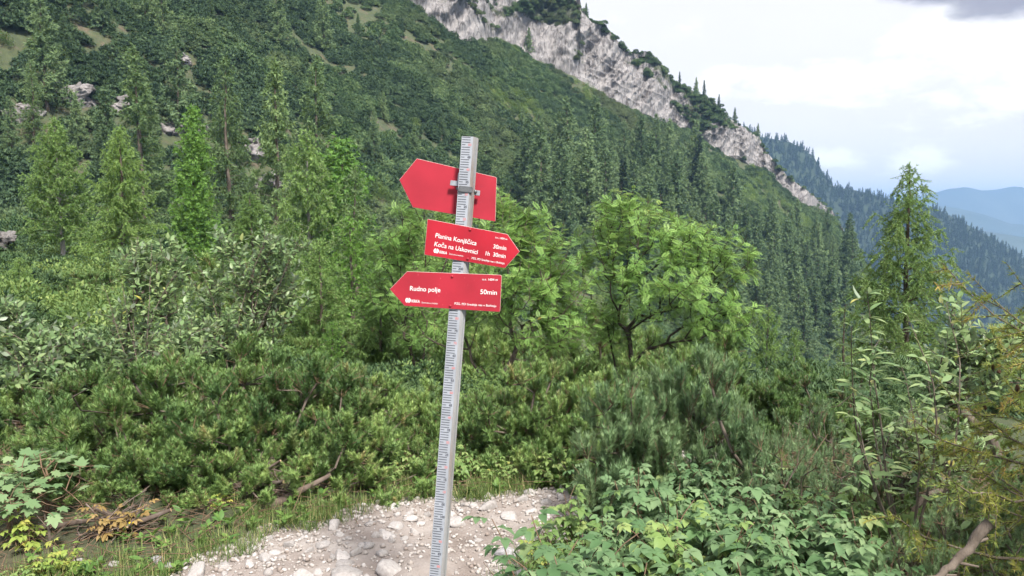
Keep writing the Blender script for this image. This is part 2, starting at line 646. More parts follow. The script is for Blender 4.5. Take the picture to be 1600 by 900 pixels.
amp = np.clip(risew[:, None] / 16, .08, 1)
push = (5.5 - rib * 11 + 2.4 - rib2 * 6.0 + brk * 2.6 + strata * 1.3 - 4) * env * amp
Yc2 = Yc - push
crestn = ((fbm(al / 6, 3.3, 0, 3, 71) - .5) * 2.2 + (fbm(al / 1.5, 8.3, 0, 2, 72) - .5) * 1.2) * sc01 ** 3 * np.clip(risew[:, None] / 10, 0, 1)
Zc2 = Zc + crestn
rc = Yc2 / np.cos(thw)[:, None]
Xc, Yc3 = rc * np.sin(thw)[:, None], rc * np.cos(thw)[:, None]
rise = risew
# coarse crest for the ground behind
rcb = np.where(front, (Yf + wid) / np.cos(np.arctan(uu)), 151.0)[:, None]
zcb = (zf + np.where(front, rise_c, .5))[:, None] - 1.2
# back of the ridge and the valley floor out to the horizon
rb = rcb + np.array([[6, 20, 60, 180, 420, 3000, 16000]])
zb = np.maximum(zcb - np.array([[2, 14, 50, 170, 400, 900, 900]]), np.array([[-330]]))
Xb, Yb = rb * np.sin(th)[:, None], rb * np.cos(th)[:, None]


def grid_mesh(name, X, Y, Z, mats, smooth=True, mask=None):
    n, m = X.shape
    b = MB()
    i = np.arange(n - 1)[:, None] * m + np.arange(m - 1)[None]
    q = np.stack((i, i + 1, i + m + 1, i, i + m + 1, i + m), -1).reshape(-1, 6)
    f = np.concatenate((q[:, :3], q[:, 3:]))
    b.add(np.stack((X, Y, Z), -1).reshape(-1, 3), f[:, ::-1], .5 if mask is None else mask.ravel())
    return b.mesh(name, mats, smooth)


def ground_material():
    m, nt, N, L, b = new_mat('slope soil')
    g = N('ShaderNodeNewGeometry')

    def noi(sc, det=7):
        n = N('ShaderNodeTexNoise')
        n.inputs['Scale'].default_value = sc
        n.inputs['Detail'].default_value = det
        n.inputs['Roughness'].default_value = .65
        L(g.outputs['Position'], n.inputs['Vector'])
        return n.outputs['Fac']
    soil = ramp_node(N, [(.3, (.055, .042, .028)), (.55, (.10, .08, .05)), (.75, (.18, .15, .11))])
    L(noi(2.5), soil.inputs[0])
    grn = ramp_node(N, [(.3, (.03, .046, .02)), (.7, (.07, .09, .036))])
    L(noi(1.3), grn.inputs[0])
    k = ramp_node(N, [(.34, (0, 0, 0)), (.48, (1, 1, 1))])
    L(noi(.35), k.inputs[0])
    mx = N('ShaderNodeMix')
    mx.data_type = 'RGBA'
    L(k.outputs[0], mx.inputs[0])
    L(soil.outputs[0], mx.inputs[6])
    L(grn.outputs[0], mx.inputs[7])
    L(mx.outputs[2], b.inputs['Base Color'])
    b.inputs['Roughness'].default_value = .95
    bp = N('ShaderNodeBump')
    bp.inputs['Strength'].default_value = .7
    bp.inputs['Distance'].default_value = .08
    L(noi(9), bp.inputs['Height'])
    L(bp.outputs[0], b.inputs['Normal'])
    return m


def cliff_material():
    m, nt, N, L, b = new_mat('cliff limestone')
    g = N('ShaderNodeNewGeometry')
    mp = N('ShaderNodeMapping')
    mp.vector_type = 'POINT'
    mp.inputs['Scale'].default_value = (1, .4, .3)
    mp.inputs['Rotation'].default_value = (0, math.radians(-28), 0)
    L(g.outputs['Position'], mp.inputs['Vector'])

    def noi(sc, det=8, ro=.7, vec=None):
        n = N('ShaderNodeTexNoise')
        n.inputs['Scale'].default_value = sc
        n.inputs['Detail'].default_value = det
        n.inputs['Roughness'].default_value = ro
        L(vec or mp.outputs[0], n.inputs['Vector'])
        return n.outputs['Fac']
    r = ramp_node(N, [(.32, (.085, .08, .08)), (.42, (.26, .243, .24)), (.53, (.37, .35, .343)), (.7, (.49, .465, .455))])
    L(noi(.55, 12, .78), r.inputs[0])
    a = N('ShaderNodeAttribute')
    a.attribute_name = 'rnd'
    k = ramp_node(N, [(.60, (0, 0, 0)), (.66, (1, 1, 1))])
    ad = N('ShaderNodeMath')
    ad.operation = 'MULTIPLY_ADD'
    ad.inputs[1].default_value = .22
    L(noi(.8, 6, .6, g.outputs['Position']), ad.inputs[0])
    sb = N('ShaderNodeMath')
    sb.operation = 'SUBTRACT'
    sb.inputs[1].default_value = .11
    L(a.outputs['Fac'], sb.inputs[0])
    L(sb.outputs[0], ad.inputs[2])
    L(ad.outputs[0], k.inputs[0])
    mx = N('ShaderNodeMix')
    mx.data_type = 'RGBA'
    L(k.outputs[0], mx.inputs[0])
    vo = N('ShaderNodeTexVoronoi')
    vo.feature = 'DISTANCE_TO_EDGE'
    vo.inputs['Scale'].default_value = .30
    wv = N('ShaderNodeVectorMath')
    wv.operation = 'MULTIPLY_ADD'
    nz = N('ShaderNodeTexNoise')
    nz.inputs['Scale'].default_value = .5
    nz.inputs['Detail'].default_value = 6
    L(mp.outputs[0], nz.inputs['Vector'])
    L(nz.outputs['Color'], wv.inputs[0])
    wv.inputs[1].default_value = (5, 5, 5)
    L(mp.outputs[0], wv.inputs[2])
    L(wv.outputs[0], vo.inputs['Vector'])
    ck = ramp_node(N, [(0, (.38, .37, .37)), (.07, (1, 1, 1))])
    L(vo.outputs['Distance'], ck.inputs[0])
    ml = N('ShaderNodeMix')
    ml.data_type = 'RGBA'
    ml.blend_type = 'MULTIPLY'
    ml.inputs[0].default_value = 1
    L(r.outputs[0], ml.inputs[6])
    L(ck.outputs[0], ml.inputs[7])
    L(ml.outputs[2], mx.inputs[6])
    mx.inputs[7].default_value = (.06, .075, .035, 1)
    L(mx.outputs[2], b.inputs['Base Color'])
    b.inputs['Roughness'].default_value = .95
    bp = N('ShaderNodeBump')
    bp.inputs['Strength'].default_value = 1.0
    bp.inputs['Distance'].default_value = 2.2
    L(noi(.42, 10, .72), bp.inputs['Height'])
    L(bp.outputs[0], b.inputs['Normal'])
    return m


M['ground'] = ground_material()
M['cliff'] = cliff_material()
tag(link('ground', grid_mesh('ground', X, Y, Z, M['ground'])), 'steep mountainside and gully under scrub', None, None, 'structure')
tag(link('cliff', grid_mesh('cliff', Xc, Yc3, Zc2, M['cliff'], False, ledge)), 'pale limestone cliff band along the ridge', None, None, 'structure')
Xb = np.concatenate((rcb * np.sin(th)[:, None], Xb), 1)
Yb = np.concatenate((rcb * np.cos(th)[:, None], Yb), 1)
Zb = np.concatenate((zcb, zb), 1)
tag(link('terrain', grid_mesh('terrain', Xb, Yb, Zb, M['ground'])), 'valley floor behind the ridge', None, None, 'structure')


# far wooded ridge and the blue mountains beyond the valley
def ridge_mesh(pts, Yb_, Yt_, zbase, rough_, seed, mat, name, cols=160, rows=24):
    cu, ctn = table(pts)
    u = np.linspace(cu[0], cu[-1], cols)
    t = np.interp(u, cu, ctn)
    s = np.linspace(0, 1, rows)
    zc = H + t * Yt_
    s2 = np.concatenate((s, [1.08, 1.5]))
    Yg = Yb_ + (Yt_ - Yb_) * s2[None] + 0 * u[:, None]
    Zg = zbase + (zc[:, None] - zbase) * np.minimum(s2, 1)[None] - np.maximum(s2 - 1, 0)[None] * (Yt_ - Yb_) * .8
    Xg = u[:, None] * (Yt_ * .45 + Yg * .55)
    Zg = Zg + (fbm(Xg / rough_, Yg / rough_, 0, 4, seed) - .5) * rough_ * .5 * np.minimum(4 * s2 * np.abs(1 - s2), 1)[None]
    return grid_mesh(name, Xg, Yg, Zg, mat), (Xg, Yg, Zg)


M['wood'] = surface('far wood floor', [(.3, (.018, .03, .016)), (.7, (.04, .06, .03))], .02, .95, coord='World')
M['mount'] = surface('far forested mountain', [(.3, (.035, .055, .035)), (.7, (.07, .09, .06))], .004, .95, coord='World')
R2 = [(1140, 190), (1190, 214), (1235, 222), (1270, 243), (1290, 276), (1302, 292), (1340, 298), (1400, 313), (1470, 330), (1540, 366), (1600, 405), (1700, 460), (2000, 560)]
me2, G2 = ridge_mesh(R2, 620, 1150, -320, 90, 81, M['wood'], 'far_hill')
tag(link('hill', me2), 'wooded ridge fading blue beyond the cliffs', None, None, 'structure')
me3, _ = ridge_mesh([(900, 345), (1300, 345), (1440, 318), (1500, 326), (1540, 336), (1580, 350), (1640, 352), (1800, 340), (2200, 370)], 2900, 3500, -330, 240, 91, M['mount'], 'near_blue_hill')
tag(link('hills', me3), 'middle blue hill across the valley', None, None, 'structure')
me4, _ = ridge_mesh([(800, 330), (1300, 322), (1450, 305), (1478, 296), (1510, 292), (1535, 298), (1560, 296), (1582, 291), (1610, 294), (1700, 305), (2200, 320)], 3900, 4600, -330, 300, 95, M['mount'], 'far_blue_mountain')
tag(link('mountains', me4), 'farthest pale blue mountain', None, None, 'structure')
me5, _ = ridge_mesh([(1200, 380), (1450, 372), (1530, 360), (1570, 366), (1620, 374), (1800, 360), (2200, 380)], 2000, 2500, -330, 180, 99, M['mount'], 'low_blue_hill')
tag(link('hills', me5), 'low blue hill at the valley mouth', None, None, 'structure')
print('terrain', time.time() - T0)

# ------------------------------------------------------------------ templates
def T(v, f):
    return np.array(v, float), np.array(f, np.int64)


def leaf_t(w, fold=.15, curve=.15, rows=3):
    """pointed oval leaf, length 1 along y, half width w, folded on the midrib"""
    v, f = [(0, 0, 0)], []
    ts = np.linspace(0, 1, rows + 2)[1:-1]
    for t in ts:
        hw = w * math.sin(math.pi * t ** .8) ** .8
        z = -curve * t * t
        v += [(-hw, t, z + fold * hw), (0, t, z), (hw, t, z + fold * hw)]
    v.append((0, 1, -curve))
    n = len(v) - 1
    f += [(0, 2, 1), (0, 3, 2)]
    for i in range(rows - 1):
        a = 1 + 3 * i
        f += [(a, a + 1, a + 4), (a, a + 4, a + 3), (a + 1, a + 2, a + 5), (a + 1, a + 5, a + 4)]
    a = 1 + 3 * (rows - 1)
    f += [(a, a + 1, n), (a + 1, a + 2, n)]
    return T(v, f)


def lobed_t(n_l=5):
    """palmate lobed leaf, length about 1, as a fan about the stalk point"""
    pts = []
    angs = np.radians([-128, -104, -78, -58, -44, -22, 0, 22, 44, 58, 78, 104, 128])
    rad = [.42, .30, .72, .60, .46, .70, 1.0, .70, .46, .60, .72, .30, .42]
    angs = np.radians([-140, -112, -92, -72, -58, -42, -28, -12, 0, 12, 28, 42, 58, 72, 92, 112, 140])
    rad = [.34, .50, .40, .72, .48, .86, .56, .80, 1.0, .80, .56, .86, .48, .72, .40, .50, .34]
    v = [(0, 0, 0)]
    for a, r in zip(angs, rad):
        v.append((r * math.sin(a), .15 + r * math.cos(a), -.12 * r * r))
    f = [(0, i + 1, i) for i in range(1, len(angs))]
    return T(v, f)


def compound(leaflet, spots, rachis_w=.012):
    """spots: (x, y, z, angle, size)"""
    lv, lf = leaflet
    vs, fs, n = [], [], 0
    for x, y, z, a, s in spots:
        c, si = math.cos(a), math.sin(a)
        R = np.array(((c, si, 0), (-si, c, 0), (0, 0, 1)))
        vs.append((lv * s) @ R.T + (x, y, z))
        fs.append(lf + n)
        n += len(lv)
    ymax = max(p[1] for p in spots)
    zend = [p[2] for p in spots if p[1] == ymax][0]
    vs.append(np.array([(-rachis_w, 0, 0), (rachis_w, 0, 0), (0, ymax, zend)]))
    fs.append(np.array([(0, 1, 2)]) + n)
    return np.concatenate(vs), np.concatenate(fs)


def pinnate(pairs=6, l=.34):
    sp = []
    small = T([(0, 0, 0), (-.17, .5, .05), (.17, .5, .05), (0, 1, -.06)], [(0, 2, 1), (1, 2, 3)])
    for i in range(pairs):
        y = .22 + .68 * i / (pairs - 1)
        for sgn in (-1, 1):
            sp.append((0, y, -.22 * y * y, sgn * 1.15, l * (1.0 - .25 * abs(i / (pairs - 1) - .4))))
    sp.append((0, .96, -.2, 0, l * .95))
    return compound(small, sp)


ROWAN_T = pinnate()
LEAF = leaf_t(.22, .25, .18, 3)
LEAF_LO = leaf_t(.24, .25, .2, 1)
RASP_LEAF = leaf_t(.33, .38, .42, 4)
RASP3 = compound(RASP_LEAF, [(0, .45, -.03, 0, .62), (0, .42, -.03, 1.25, .52), (0, .42, -.03, -1.25, .52)])
RASP5 = compound(RASP_LEAF, [(0, .62, -.06, 0, .5), (0, .56, -.05, 1.15, .42), (0, .56, -.05, -1.15, .42), (0, .33, -.02, 1.35, .36), (0, .33, -.02, -1.35, .36)])
MAPLE = lobed_t()


def shoot_t(rng, needles=56, L_=.13, nl=.05, w=.0022, ang=(28, 58)):
    """one pine shoot along +y, ringed with needles that point towards its tip"""
    t = np.sort(rng.random(needles)) * .95 + .05
    az = rng.random(needles) * 2 * math.pi
    an = np.radians(rng.uniform(*ang, needles)) * (1.08 - .45 * t)
    d = np.stack((np.sin(an) * np.cos(az), np.cos(an), np.sin(an) * np.sin(az)), -1)
    side = np.stack((-np.sin(az), np.zeros(needles), np.cos(az)), -1) * w
    b = np.stack((np.zeros(needles), t * L_, np.zeros(needles)), -1)
    ln = (nl * rng.uniform(.8, 1.15, needles))[:, None]
    v = np.stack((b - side, b + side, b + d * ln), 1).reshape(-1, 3)
    f = np.arange(needles * 3).reshape(-1, 3)
    return v, f


def tuft_t(rng, n=7, l=1.0, w=.10):
    az = rng.random(n) * 2 * math.pi
    an = np.radians(rng.uniform(20, 85, n))
    d = np.stack((np.sin(an) * np.cos(az), np.cos(an), np.sin(an) * np.sin(az)), -1)
    sd = np.stack((-np.sin(az), np.zeros(n), np.cos(az)), -1) * w
    v = np.stack((-sd, sd, d * l), 1).reshape(-1, 3)
    return v, np.arange(n * 3).reshape(-1, 3)


def skeleton(base, targets, rng, seg=.25, alpha=.4, bow=.12, jit=.05, r_tip=.004, power=2.4, trunk=None):
    nodes = [np.array(base, float)]
    par = [-1]
    plen = [0.0]
    if trunk is not None:
        for p in trunk:
            nodes.append(np.array(p, float))
            par.append(len(nodes) - 2)
            plen.append(plen[-1] + np.linalg.norm(nodes[-1] - nodes[-2]))
    arr = np.zeros((20000, 3))
    pl = np.zeros(20000)
    n = len(nodes)
    arr[:n] = nodes
    pl[:n] = plen
    tips = []
    order = np.argsort(np.linalg.norm(targets - nodes[-1] if trunk is None else targets - nodes[0], axis=1))
    for t in targets[order]:
        d = np.linalg.norm(arr[:n] - t, axis=1)
        c = d + alpha * pl[:n]
        j = int(np.argmin(c))
        k = max(1, int(round(d[j] / seg)))
        a = arr[j].copy()
        off = rng.normal(0, 1, 3) * bow * d[j]
        off[2] -= .5 * bow * d[j]
        last = j
        for i in range(1, k + 1):
            s_ = i / k
            p = a + (t - a) * s_ + off * math.sin(math.pi * s_) + (rng.normal(0, jit * seg, 3) if i < k else 0)
            arr[n] = p
            pl[n] = pl[last] + np.linalg.norm(p - arr[last])
            par.append(last)
            last = n
            n += 1
        tips.append(last)
    par = np.array(par)
    P = arr[:n]
    ra = np.zeros(n)
    ra[np.array(tips)] += r_tip ** power
    for i in range(n - 1, 0, -1):
        if ra[i] == 0:
            ra[i] = r_tip ** power
        ra[par[i]] += ra[i]
    rad = ra ** (1 / power)
    tips = np.array(tips)
    tdir = nrm(P[tips] - P[np.maximum(par[tips], 0)])
    return P, par, rad, tips, tdir


def limb_mesh(P, par, rad, name, mat, sides=5):
    b = MB()
    i = np.arange(1, len(P))
    b.tubes(P[par[i]], P[i], np.minimum(rad[par[i]], rad[i] * 1.5), rad[i], sides)
    return b.mesh(name, mat, True)


def lobes(rng, n, rx, ry, rz, fill=.35):
    """points in an uneven dome"""
    d = nrm(rng.normal(0, 1, (n * 3, 3)))
    d = d[d[:, 2] > -.12][:n]
    r = 1 - fill * rng.random(len(d)) ** 1.3
    lump = .78 + .44 * fbm(d[:, 0] * 2.1 + 9, d[:, 1] * 2.1 + 3, d[:, 2] * 2.1, 2, int(rng.integers(1000)))
    return d * (r * lump)[:, None] * np.array((rx, ry, rz))


# ------------------------------------------------------------------ plant builders: each returns a list of (part name, mesh)
def mugo(seed, rx=.8, ry=.7, rz=.85, n_l=46, per=13, mat='mugo', shoot=None, spread=.17, upright=.55):
    rng = np.random.default_rng(seed)
    st = [shoot_t(rng, **(shoot or {})) for _ in range(3)]
    L_ = lobes(rng, n_l, rx, ry, rz, .55)
    L_[:, 2] = np.maximum(L_[:, 2], .08)
    P, par, rad, tips, td = skeleton((0, 0, -.05), L_, rng, .18, .35, .16, .2, .0055, 2.2)
    b = MB()
    c = np.repeat(P[tips], per, 0)
    lobe_r = np.repeat(rng.random(len(tips)), per)
    out = nrm(rng.normal(0, 1, c.shape) * .75 + np.repeat(nrm(P[tips] * (1, 1, .6)), per, 0) * .5 + (0, 0, upright))
    pos = c + out * spread * rng.uniform(.15, 1, (len(c), 1))
    d = nrm(out * .55 + (0, 0, upright * 1.5) + rng.normal(0, .2, c.shape))
    pos = pos - d * .05
    R = frames(d, rng.normal(0, 1, d.shape))
    s_ = rng.uniform(.75, 1.2, len(c))
    rn = np.clip(lobe_r * .45 + rng.random(len(c)) * .55, 0, 1)
    pick = rng.integers(0, 3, len(c))
    for i in range(3):
        k_ = pick == i
        b.place(st[i][0], st[i][1], pos[k_], R[k_], s_[k_], rn[k_])
    br = limb_mesh(P, par, rad, 'branch', M['bark'], 5)
    tw = MB()
    tw.tubes(c, pos + d * .1, np.full(len(c), .004), np.full(len(c), .0025), 3)
    b2 = tw.mesh('twig', M['twig'], True)
    return [('branch', br), ('shoot_stem', b2), ('foliage', b.mesh('foliage', M[mat]))]


def bushy(seed, base, centers, leaf, leaf_len, per, mat, bark, n_t, seg=.25, r_tip=.0035, twig=.16, droop=.2, trunk=None, alpha=.4, flat=.6, power=2.4, rosette=False, bow=.12, lean_up=.5, limb_sides=5):
    """tree or shrub grown to fill ellipsoids: centers = [(x, y, z, rx, ry, rz, weight)]"""
    rng = np.random.default_rng(seed)
    w = np.array([c[6] for c in centers], float)
    ci = rng.choice(len(centers), n_t, p=w / w.sum())
    C_ = np.array([c[:6] for c in centers])[ci]
    d = nrm(rng.normal(0, 1, (n_t, 3)))
    r = rng.random(n_t) ** .42
    r = r * np.where(rng.random(n_t) < .16, rng.uniform(1.1, 1.45, n_t), 1)
    tg = C_[:, :3] + d * r[:, None] * C_[:, 3:]
    P, par, rad, tips, td = skeleton(base, tg, rng, seg, alpha, bow, .12, r_tip, power, trunk)
    b = MB()
    n = len(tips) * per
    tp = np.repeat(P[tips], per, 0)
    t0 = np.repeat(td, per, 0)
    k_ = np.tile(np.arange(per), len(tips))
    axis = nrm(t0 + (0, 0, lean_up))
    az = k_ * 2.4 + np.repeat(rng.random(len(tips)) * 6.28, per)
    R0 = frames(axis, np.tile((.1, .2, .97), (n, 1)))
    side = R0[..., 0] * np.cos(az)[:, None] + R0[..., 2] * np.sin(az)[:, None]
    if rosette:
        pos = tp - axis * (k_ / per * twig * .6)[:, None]
        ld = nrm(side * 1.0 + axis * .35 + (0, 0, -droop) + rng.normal(0, .2, side.shape))
    else:
        pos = tp + axis * ((k_ / per - .5) * twig)[:, None]
        ld = nrm(side * .8 + axis * .75 + (0, 0, -droop * .5) + rng.normal(0, .18, side.shape))
    nn = nrm(np.array((0, 0, 1.0)) * flat + rng.normal(0, .35, side.shape) + axis * .3)
    R = frames(ld, nn)
    sz = leaf_len * rng.uniform(.7, 1.2, n)
    clump = np.repeat(rng.random(len(tips)), per)
    b.place(leaf[0], leaf[1], pos, R, sz, np.clip(clump * .45 + rng.random(n) * .55, 0, 1))
    br = MB()
    i = np.arange(1, len(P))
    br.tubes(P[par[i]], P[i], np.minimum(rad[par[i]], rad[i] * 1.4), rad[i], limb_sides)
    br.tubes(P[tips], P[tips] + nrm(td + (0, 0, lean_up)) * twig * .5, np.full(len(tips), r_tip), np.full(len(tips), r_tip * .5), 3)
    return [('trunk', br.mesh('trunk', M[bark], True)), ('crown', b.mesh('crown', M[mat]))]


def larch(seed, h=5.0, rad=1.4, nb=75, mat='larch', bark='bark_pale', f0=.12, droop=.35, tuft=.045, step=.045, sp=.085, twl=(.12, .42), up=.25, power=.8, tn=6, bare=0.0, hang=.9, tw=.18, dead=0):
    rng = np.random.default_rng(seed)
    b, wd = MB(), MB()
    nseg = 14
    tz = np.linspace(0, 1, nseg + 1)
    wob = np.cumsum(rng.normal(0, .006 * h, (nseg + 1, 2)), 0) * .5
    tp = np.stack((wob[:, 0], wob[:, 1], tz * h), -1)
    tr = (.016 * h) * (1 - tz) ** .85 + .004
    wd.tubes(tp[:-1], tp[1:], tr[:-1], tr[1:], 8)
    fr = f0 + (1 - f0) * (np.arange(nb) + rng.random(nb)) / nb * .985
    az = np.arange(nb) * 2.39996 + rng.normal(0, .35, nb)
    Ln = rad * ((1 - fr) ** power) * rng.uniform(.6, 1.15, nb) + .10 * h * .12
    Ln *= np.where(fr < f0 + .08, .75, 1)
    o = np.stack((np.interp(fr, tz, tp[:, 0]), np.interp(fr, tz, tp[:, 1]), fr * h), -1)
    hd = np.stack((np.cos(az), np.sin(az), np.zeros(nb)), -1)
    rise_ = up + .65 * fr ** 2 + rng.normal(0, .1, nb)
    K = 7
    t = np.linspace(0, 1, K)
    bp = o[:, None] + hd[:, None] * (Ln[:, None] * t)[..., None]
    bp[..., 2] += Ln[:, None] * (rise_[:, None] * t - droop * (1 - fr[:, None] * .6) * t ** 2 + .22 * t ** 5)
    bp += np.cumsum(rng.normal(0, .018, bp.shape) * Ln[:, None, None], 1)
    br = np.maximum(.012 * Ln, .0035)
    for i in range(K - 1):
        wd.tubes(bp[:, i], bp[:, i + 1], br * (1 - t[i] * .8), br * (1 - t[i + 1] * .8), 4)
    pts, dirs, rn = [], [], []
    for q in range(nb):
        if rng.random() < bare:
            continue
        nt_ = max(2, int(Ln[q] / sp))
        tt = rng.uniform(.12, 1, nt_)
        c = np.stack([np.interp(tt, t, bp[q, :, a]) for a in range(3)], -1)
        sgn = np.where(np.arange(nt_) % 2, 1, -1)[:, None]
        lat = np.cross(hd[q], (0, 0, 1)) * sgn
        td = nrm(lat * rng.uniform(.3, 1, (nt_, 1)) + hd[q] * .55 + np.array((0, 0, -1)) * hang * rng.uniform(.3, 1.1, (nt_, 1)) + rng.normal(0, .2, (nt_, 3)))
        tl = rng.uniform(*twl, nt_) * (.5 + .5 * np.sin(np.pi * np.clip(tt, 0, 1) * .85)) * min(1.0, .45 + Ln[q])
        wd.tubes(c, c + td * tl[:, None], np.full(nt_, .003), np.full(nt_, .0015), 3)
        m_ = int(twl[1] / step) + 1
        ks = np.arange(m_) * step
        keep = ks[None] < tl[:, None]
        pp = c[:, None] + td[:, None] * ks[None, :, None]
        pp[..., 2] -= .35 * ks[None] ** 2 * hang
        dd = np.broadcast_to(td[:, None], pp.shape)
        br_r = np.broadcast_to(rng.random(nt_)[:, None], keep.shape)
        pts.append(pp[keep])
        dirs.append(dd[keep])
        rn.append(br_r[keep])
        nm = max(2, int(Ln[q] / step))
        tm = np.linspace(.15, 1, nm)
        pts.append(np.stack([np.interp(tm, t, bp[q, :, a]) for a in range(3)], -1))
        dirs.append(np.tile(hd[q] + (0, 0, .3), (nm, 1)))
        rn.append(rng.random(nm))
    nt2 = int(.12 * h / step)
    pts.append(np.stack((np.full(nt2, tp[-1, 0]), np.full(nt2, tp[-1, 1]), np.linspace(.9, 1, nt2) * h), -1))
    dirs.append(np.tile((0, 0, 1.0), (nt2, 1)))
    rn.append(rng.random(nt2))
    pts, dirs, rn = np.concatenate(pts), np.concatenate(dirs), np.concatenate(rn)
    for _ in range(dead):
        f_ = rng.uniform(.1, .5)
        a_ = rng.random() * 6.28
        l_ = rng.uniform(.1, .22) * rad * 2
        p_ = np.array((np.interp(f_, tz, tp[:, 0]), np.interp(f_, tz, tp[:, 1]), f_ * h))
        wd.tubes([p_], [p_ + l_ * np.array((math.cos(a_), math.sin(a_), .1))], [.012], [.004], 4)
    tf = [tuft_t(rng, tn, 1, tw) for _ in range(3)]
    pk = rng.integers(0, 3, len(pts))
    R = frames(dirs + rng.normal(0, .35, dirs.shape), rng.normal(0, 1, dirs.shape))
    sz = tuft * rng.uniform(.75, 1.3, len(pts))
    for i in range(3):
        q = pk == i
        b.place(tf[i][0], tf[i][1], pts[q], R[q], sz[q], np.clip(rn[q] * .7 + rng.random(q.sum()) * .3, 0, 1))
    return [('trunk', wd.mesh('trunk', M[bark], True)), ('crown', b.mesh('crown', M[mat]))]


def raspberry(seed, canes=7, h=.75, spread=.42, mat='raspberry', leaf=.15, per=9):
    rng = np.random.default_rng(seed)
    b, wd = MB(), MB()
    for c in range(canes):
        az = rng.random() * 6.28
        out = rng.uniform(.15, 1) * spread
        hh = h * rng.uniform(.65, 1.1)
        base = np.array((rng.normal(0, .10), rng.normal(0, .10), -.03))
        K = 8
        t = np.linspace(0, 1, K)
        p = base + np.stack((np.cos(az) * out * t ** 1.6, np.sin(az) * out * t ** 1.6, hh * (t - .18 * t ** 3)), -1) + np.cumsum(rng.normal(0, .008, (K, 3)), 0)
        wd.tubes(p[:-1], p[1:], .0045 * (1 - .5 * t[:-1]), .0045 * (1 - .5 * t[1:]), 5)
        tt = np.linspace(.22, 1, per) + rng.normal(0, .02, per)
        pos = np.stack([np.interp(tt, t, p[:, a]) for a in range(3)], -1)
        la = np.arange(per) * 2.4 + rng.random() * 6
        top = (tt > .93)
        d = nrm(np.stack((np.cos(la), np.sin(la), np.where(top, .55, .22) + rng.normal(0, .15, per)), -1))
        nn = nrm(np.array((0, 0, 1.0)) + rng.normal(0, .28, (per, 3)) - d * .2)
        R = frames(d - np.array((0, 0, .28)), nn)
        sz = leaf * rng.uniform(.75, 1.25, per) * np.where(top, .7, 1)
        rn = np.clip(rng.random(per) * .8 + .2 * rng.random(), 0, 1)
        k3 = rng.random(per) < .55
        b.place(RASP3[0], RASP3[1], pos[k3], R[k3], sz[k3] * 1.1, rn[k3])
        b.place(RASP5[0], RASP5[1], pos[~k3], R[~k3], sz[~k3] * 1.2, rn[~k3])
    return [('cane', wd.mesh('cane', M['twig'], True)), ('foliage', b.mesh('foliage', M[mat], True))]


def far_larch(seed, h=11.0, rad=2.3, nb=70, mat='larch_far', leafs=44, power=.75, droop=.25):
    rng = np.random.default_rng(seed)
    b, wd = MB(), MB()
    tz = np.linspace(0, 1, 6)
    tp = np.stack((rng.normal(0, .06, 6), rng.normal(0, .06, 6), tz * h), -1)
    tr = .014 * h * (1 - tz) + .02
    wd.tubes(tp[:-1], tp[1:], tr[:-1], tr[1:], 5)
    fr = .10 + .9 * (np.arange(nb) + rng.random(nb)) / nb * .99
    az = np.arange(nb) * 2.4 + rng.normal(0, .4, nb)
    L_ = rad * (1 - fr) ** power * rng.uniform(.5, 1.2, nb) + .12
    hd = np.stack((np.cos(az), np.sin(az), np.zeros(nb)), -1)
    end = np.stack((np.zeros(nb), np.zeros(nb), fr * h), -1) + hd * L_[:, None]
    end[:, 2] += L_ * (.12 + .5 * fr ** 2 - droop * (1 - fr))
    st = np.stack((np.zeros(nb), np.zeros(nb), fr * h), -1)
    wd.tubes(st, end, np.maximum(L_ * .014, .008), np.full(nb, .004), 3)
    cnt = np.maximum(4, (leafs * L_ / rad).astype(int))
    q = np.repeat(np.arange(nb), cnt)
    t = rng.random(len(q)) ** .7
    pos = st[q] + (end[q] - st[q]) * t[:, None]
    pos += rng.normal(0, .085, pos.shape) * L_[q][:, None] * (1.1 - .5 * t)[:, None]
    pos[:, 2] -= rng.random(len(q)) * .18 * L_[q]
    tf = tuft_t(rng, 5, 1, .17)
    d = hd[q] * .6 + rng.normal(0, .5, pos.shape) + (0, 0, -.1)
    R = frames(d, rng.normal(0, 1, pos.shape))
    rn = np.clip(rng.random(nb)[q] * .6 + rng.random(len(q)) * .4, 0, 1)
    b.place(tf[0], tf[1], pos, R, rng.uniform(.26, .5, len(q)) * (h / 11) ** .5, rn)
    top = np.stack((np.zeros(6), np.zeros(6), np.linspace(.95, 1.0, 6) * h), -1)
    b.place(tf[0], tf[1], top, frames(np.tile((0, 0, 1.), (6, 1)) + rng.normal(0, .2, (6, 3)), rng.normal(0, 1, (6, 3))), np.full(6, .25), rng.random(6))
    return [('trunk', wd.mesh('trunk', M['bark'], True)), ('crown', b.mesh('crown', M[mat]))]


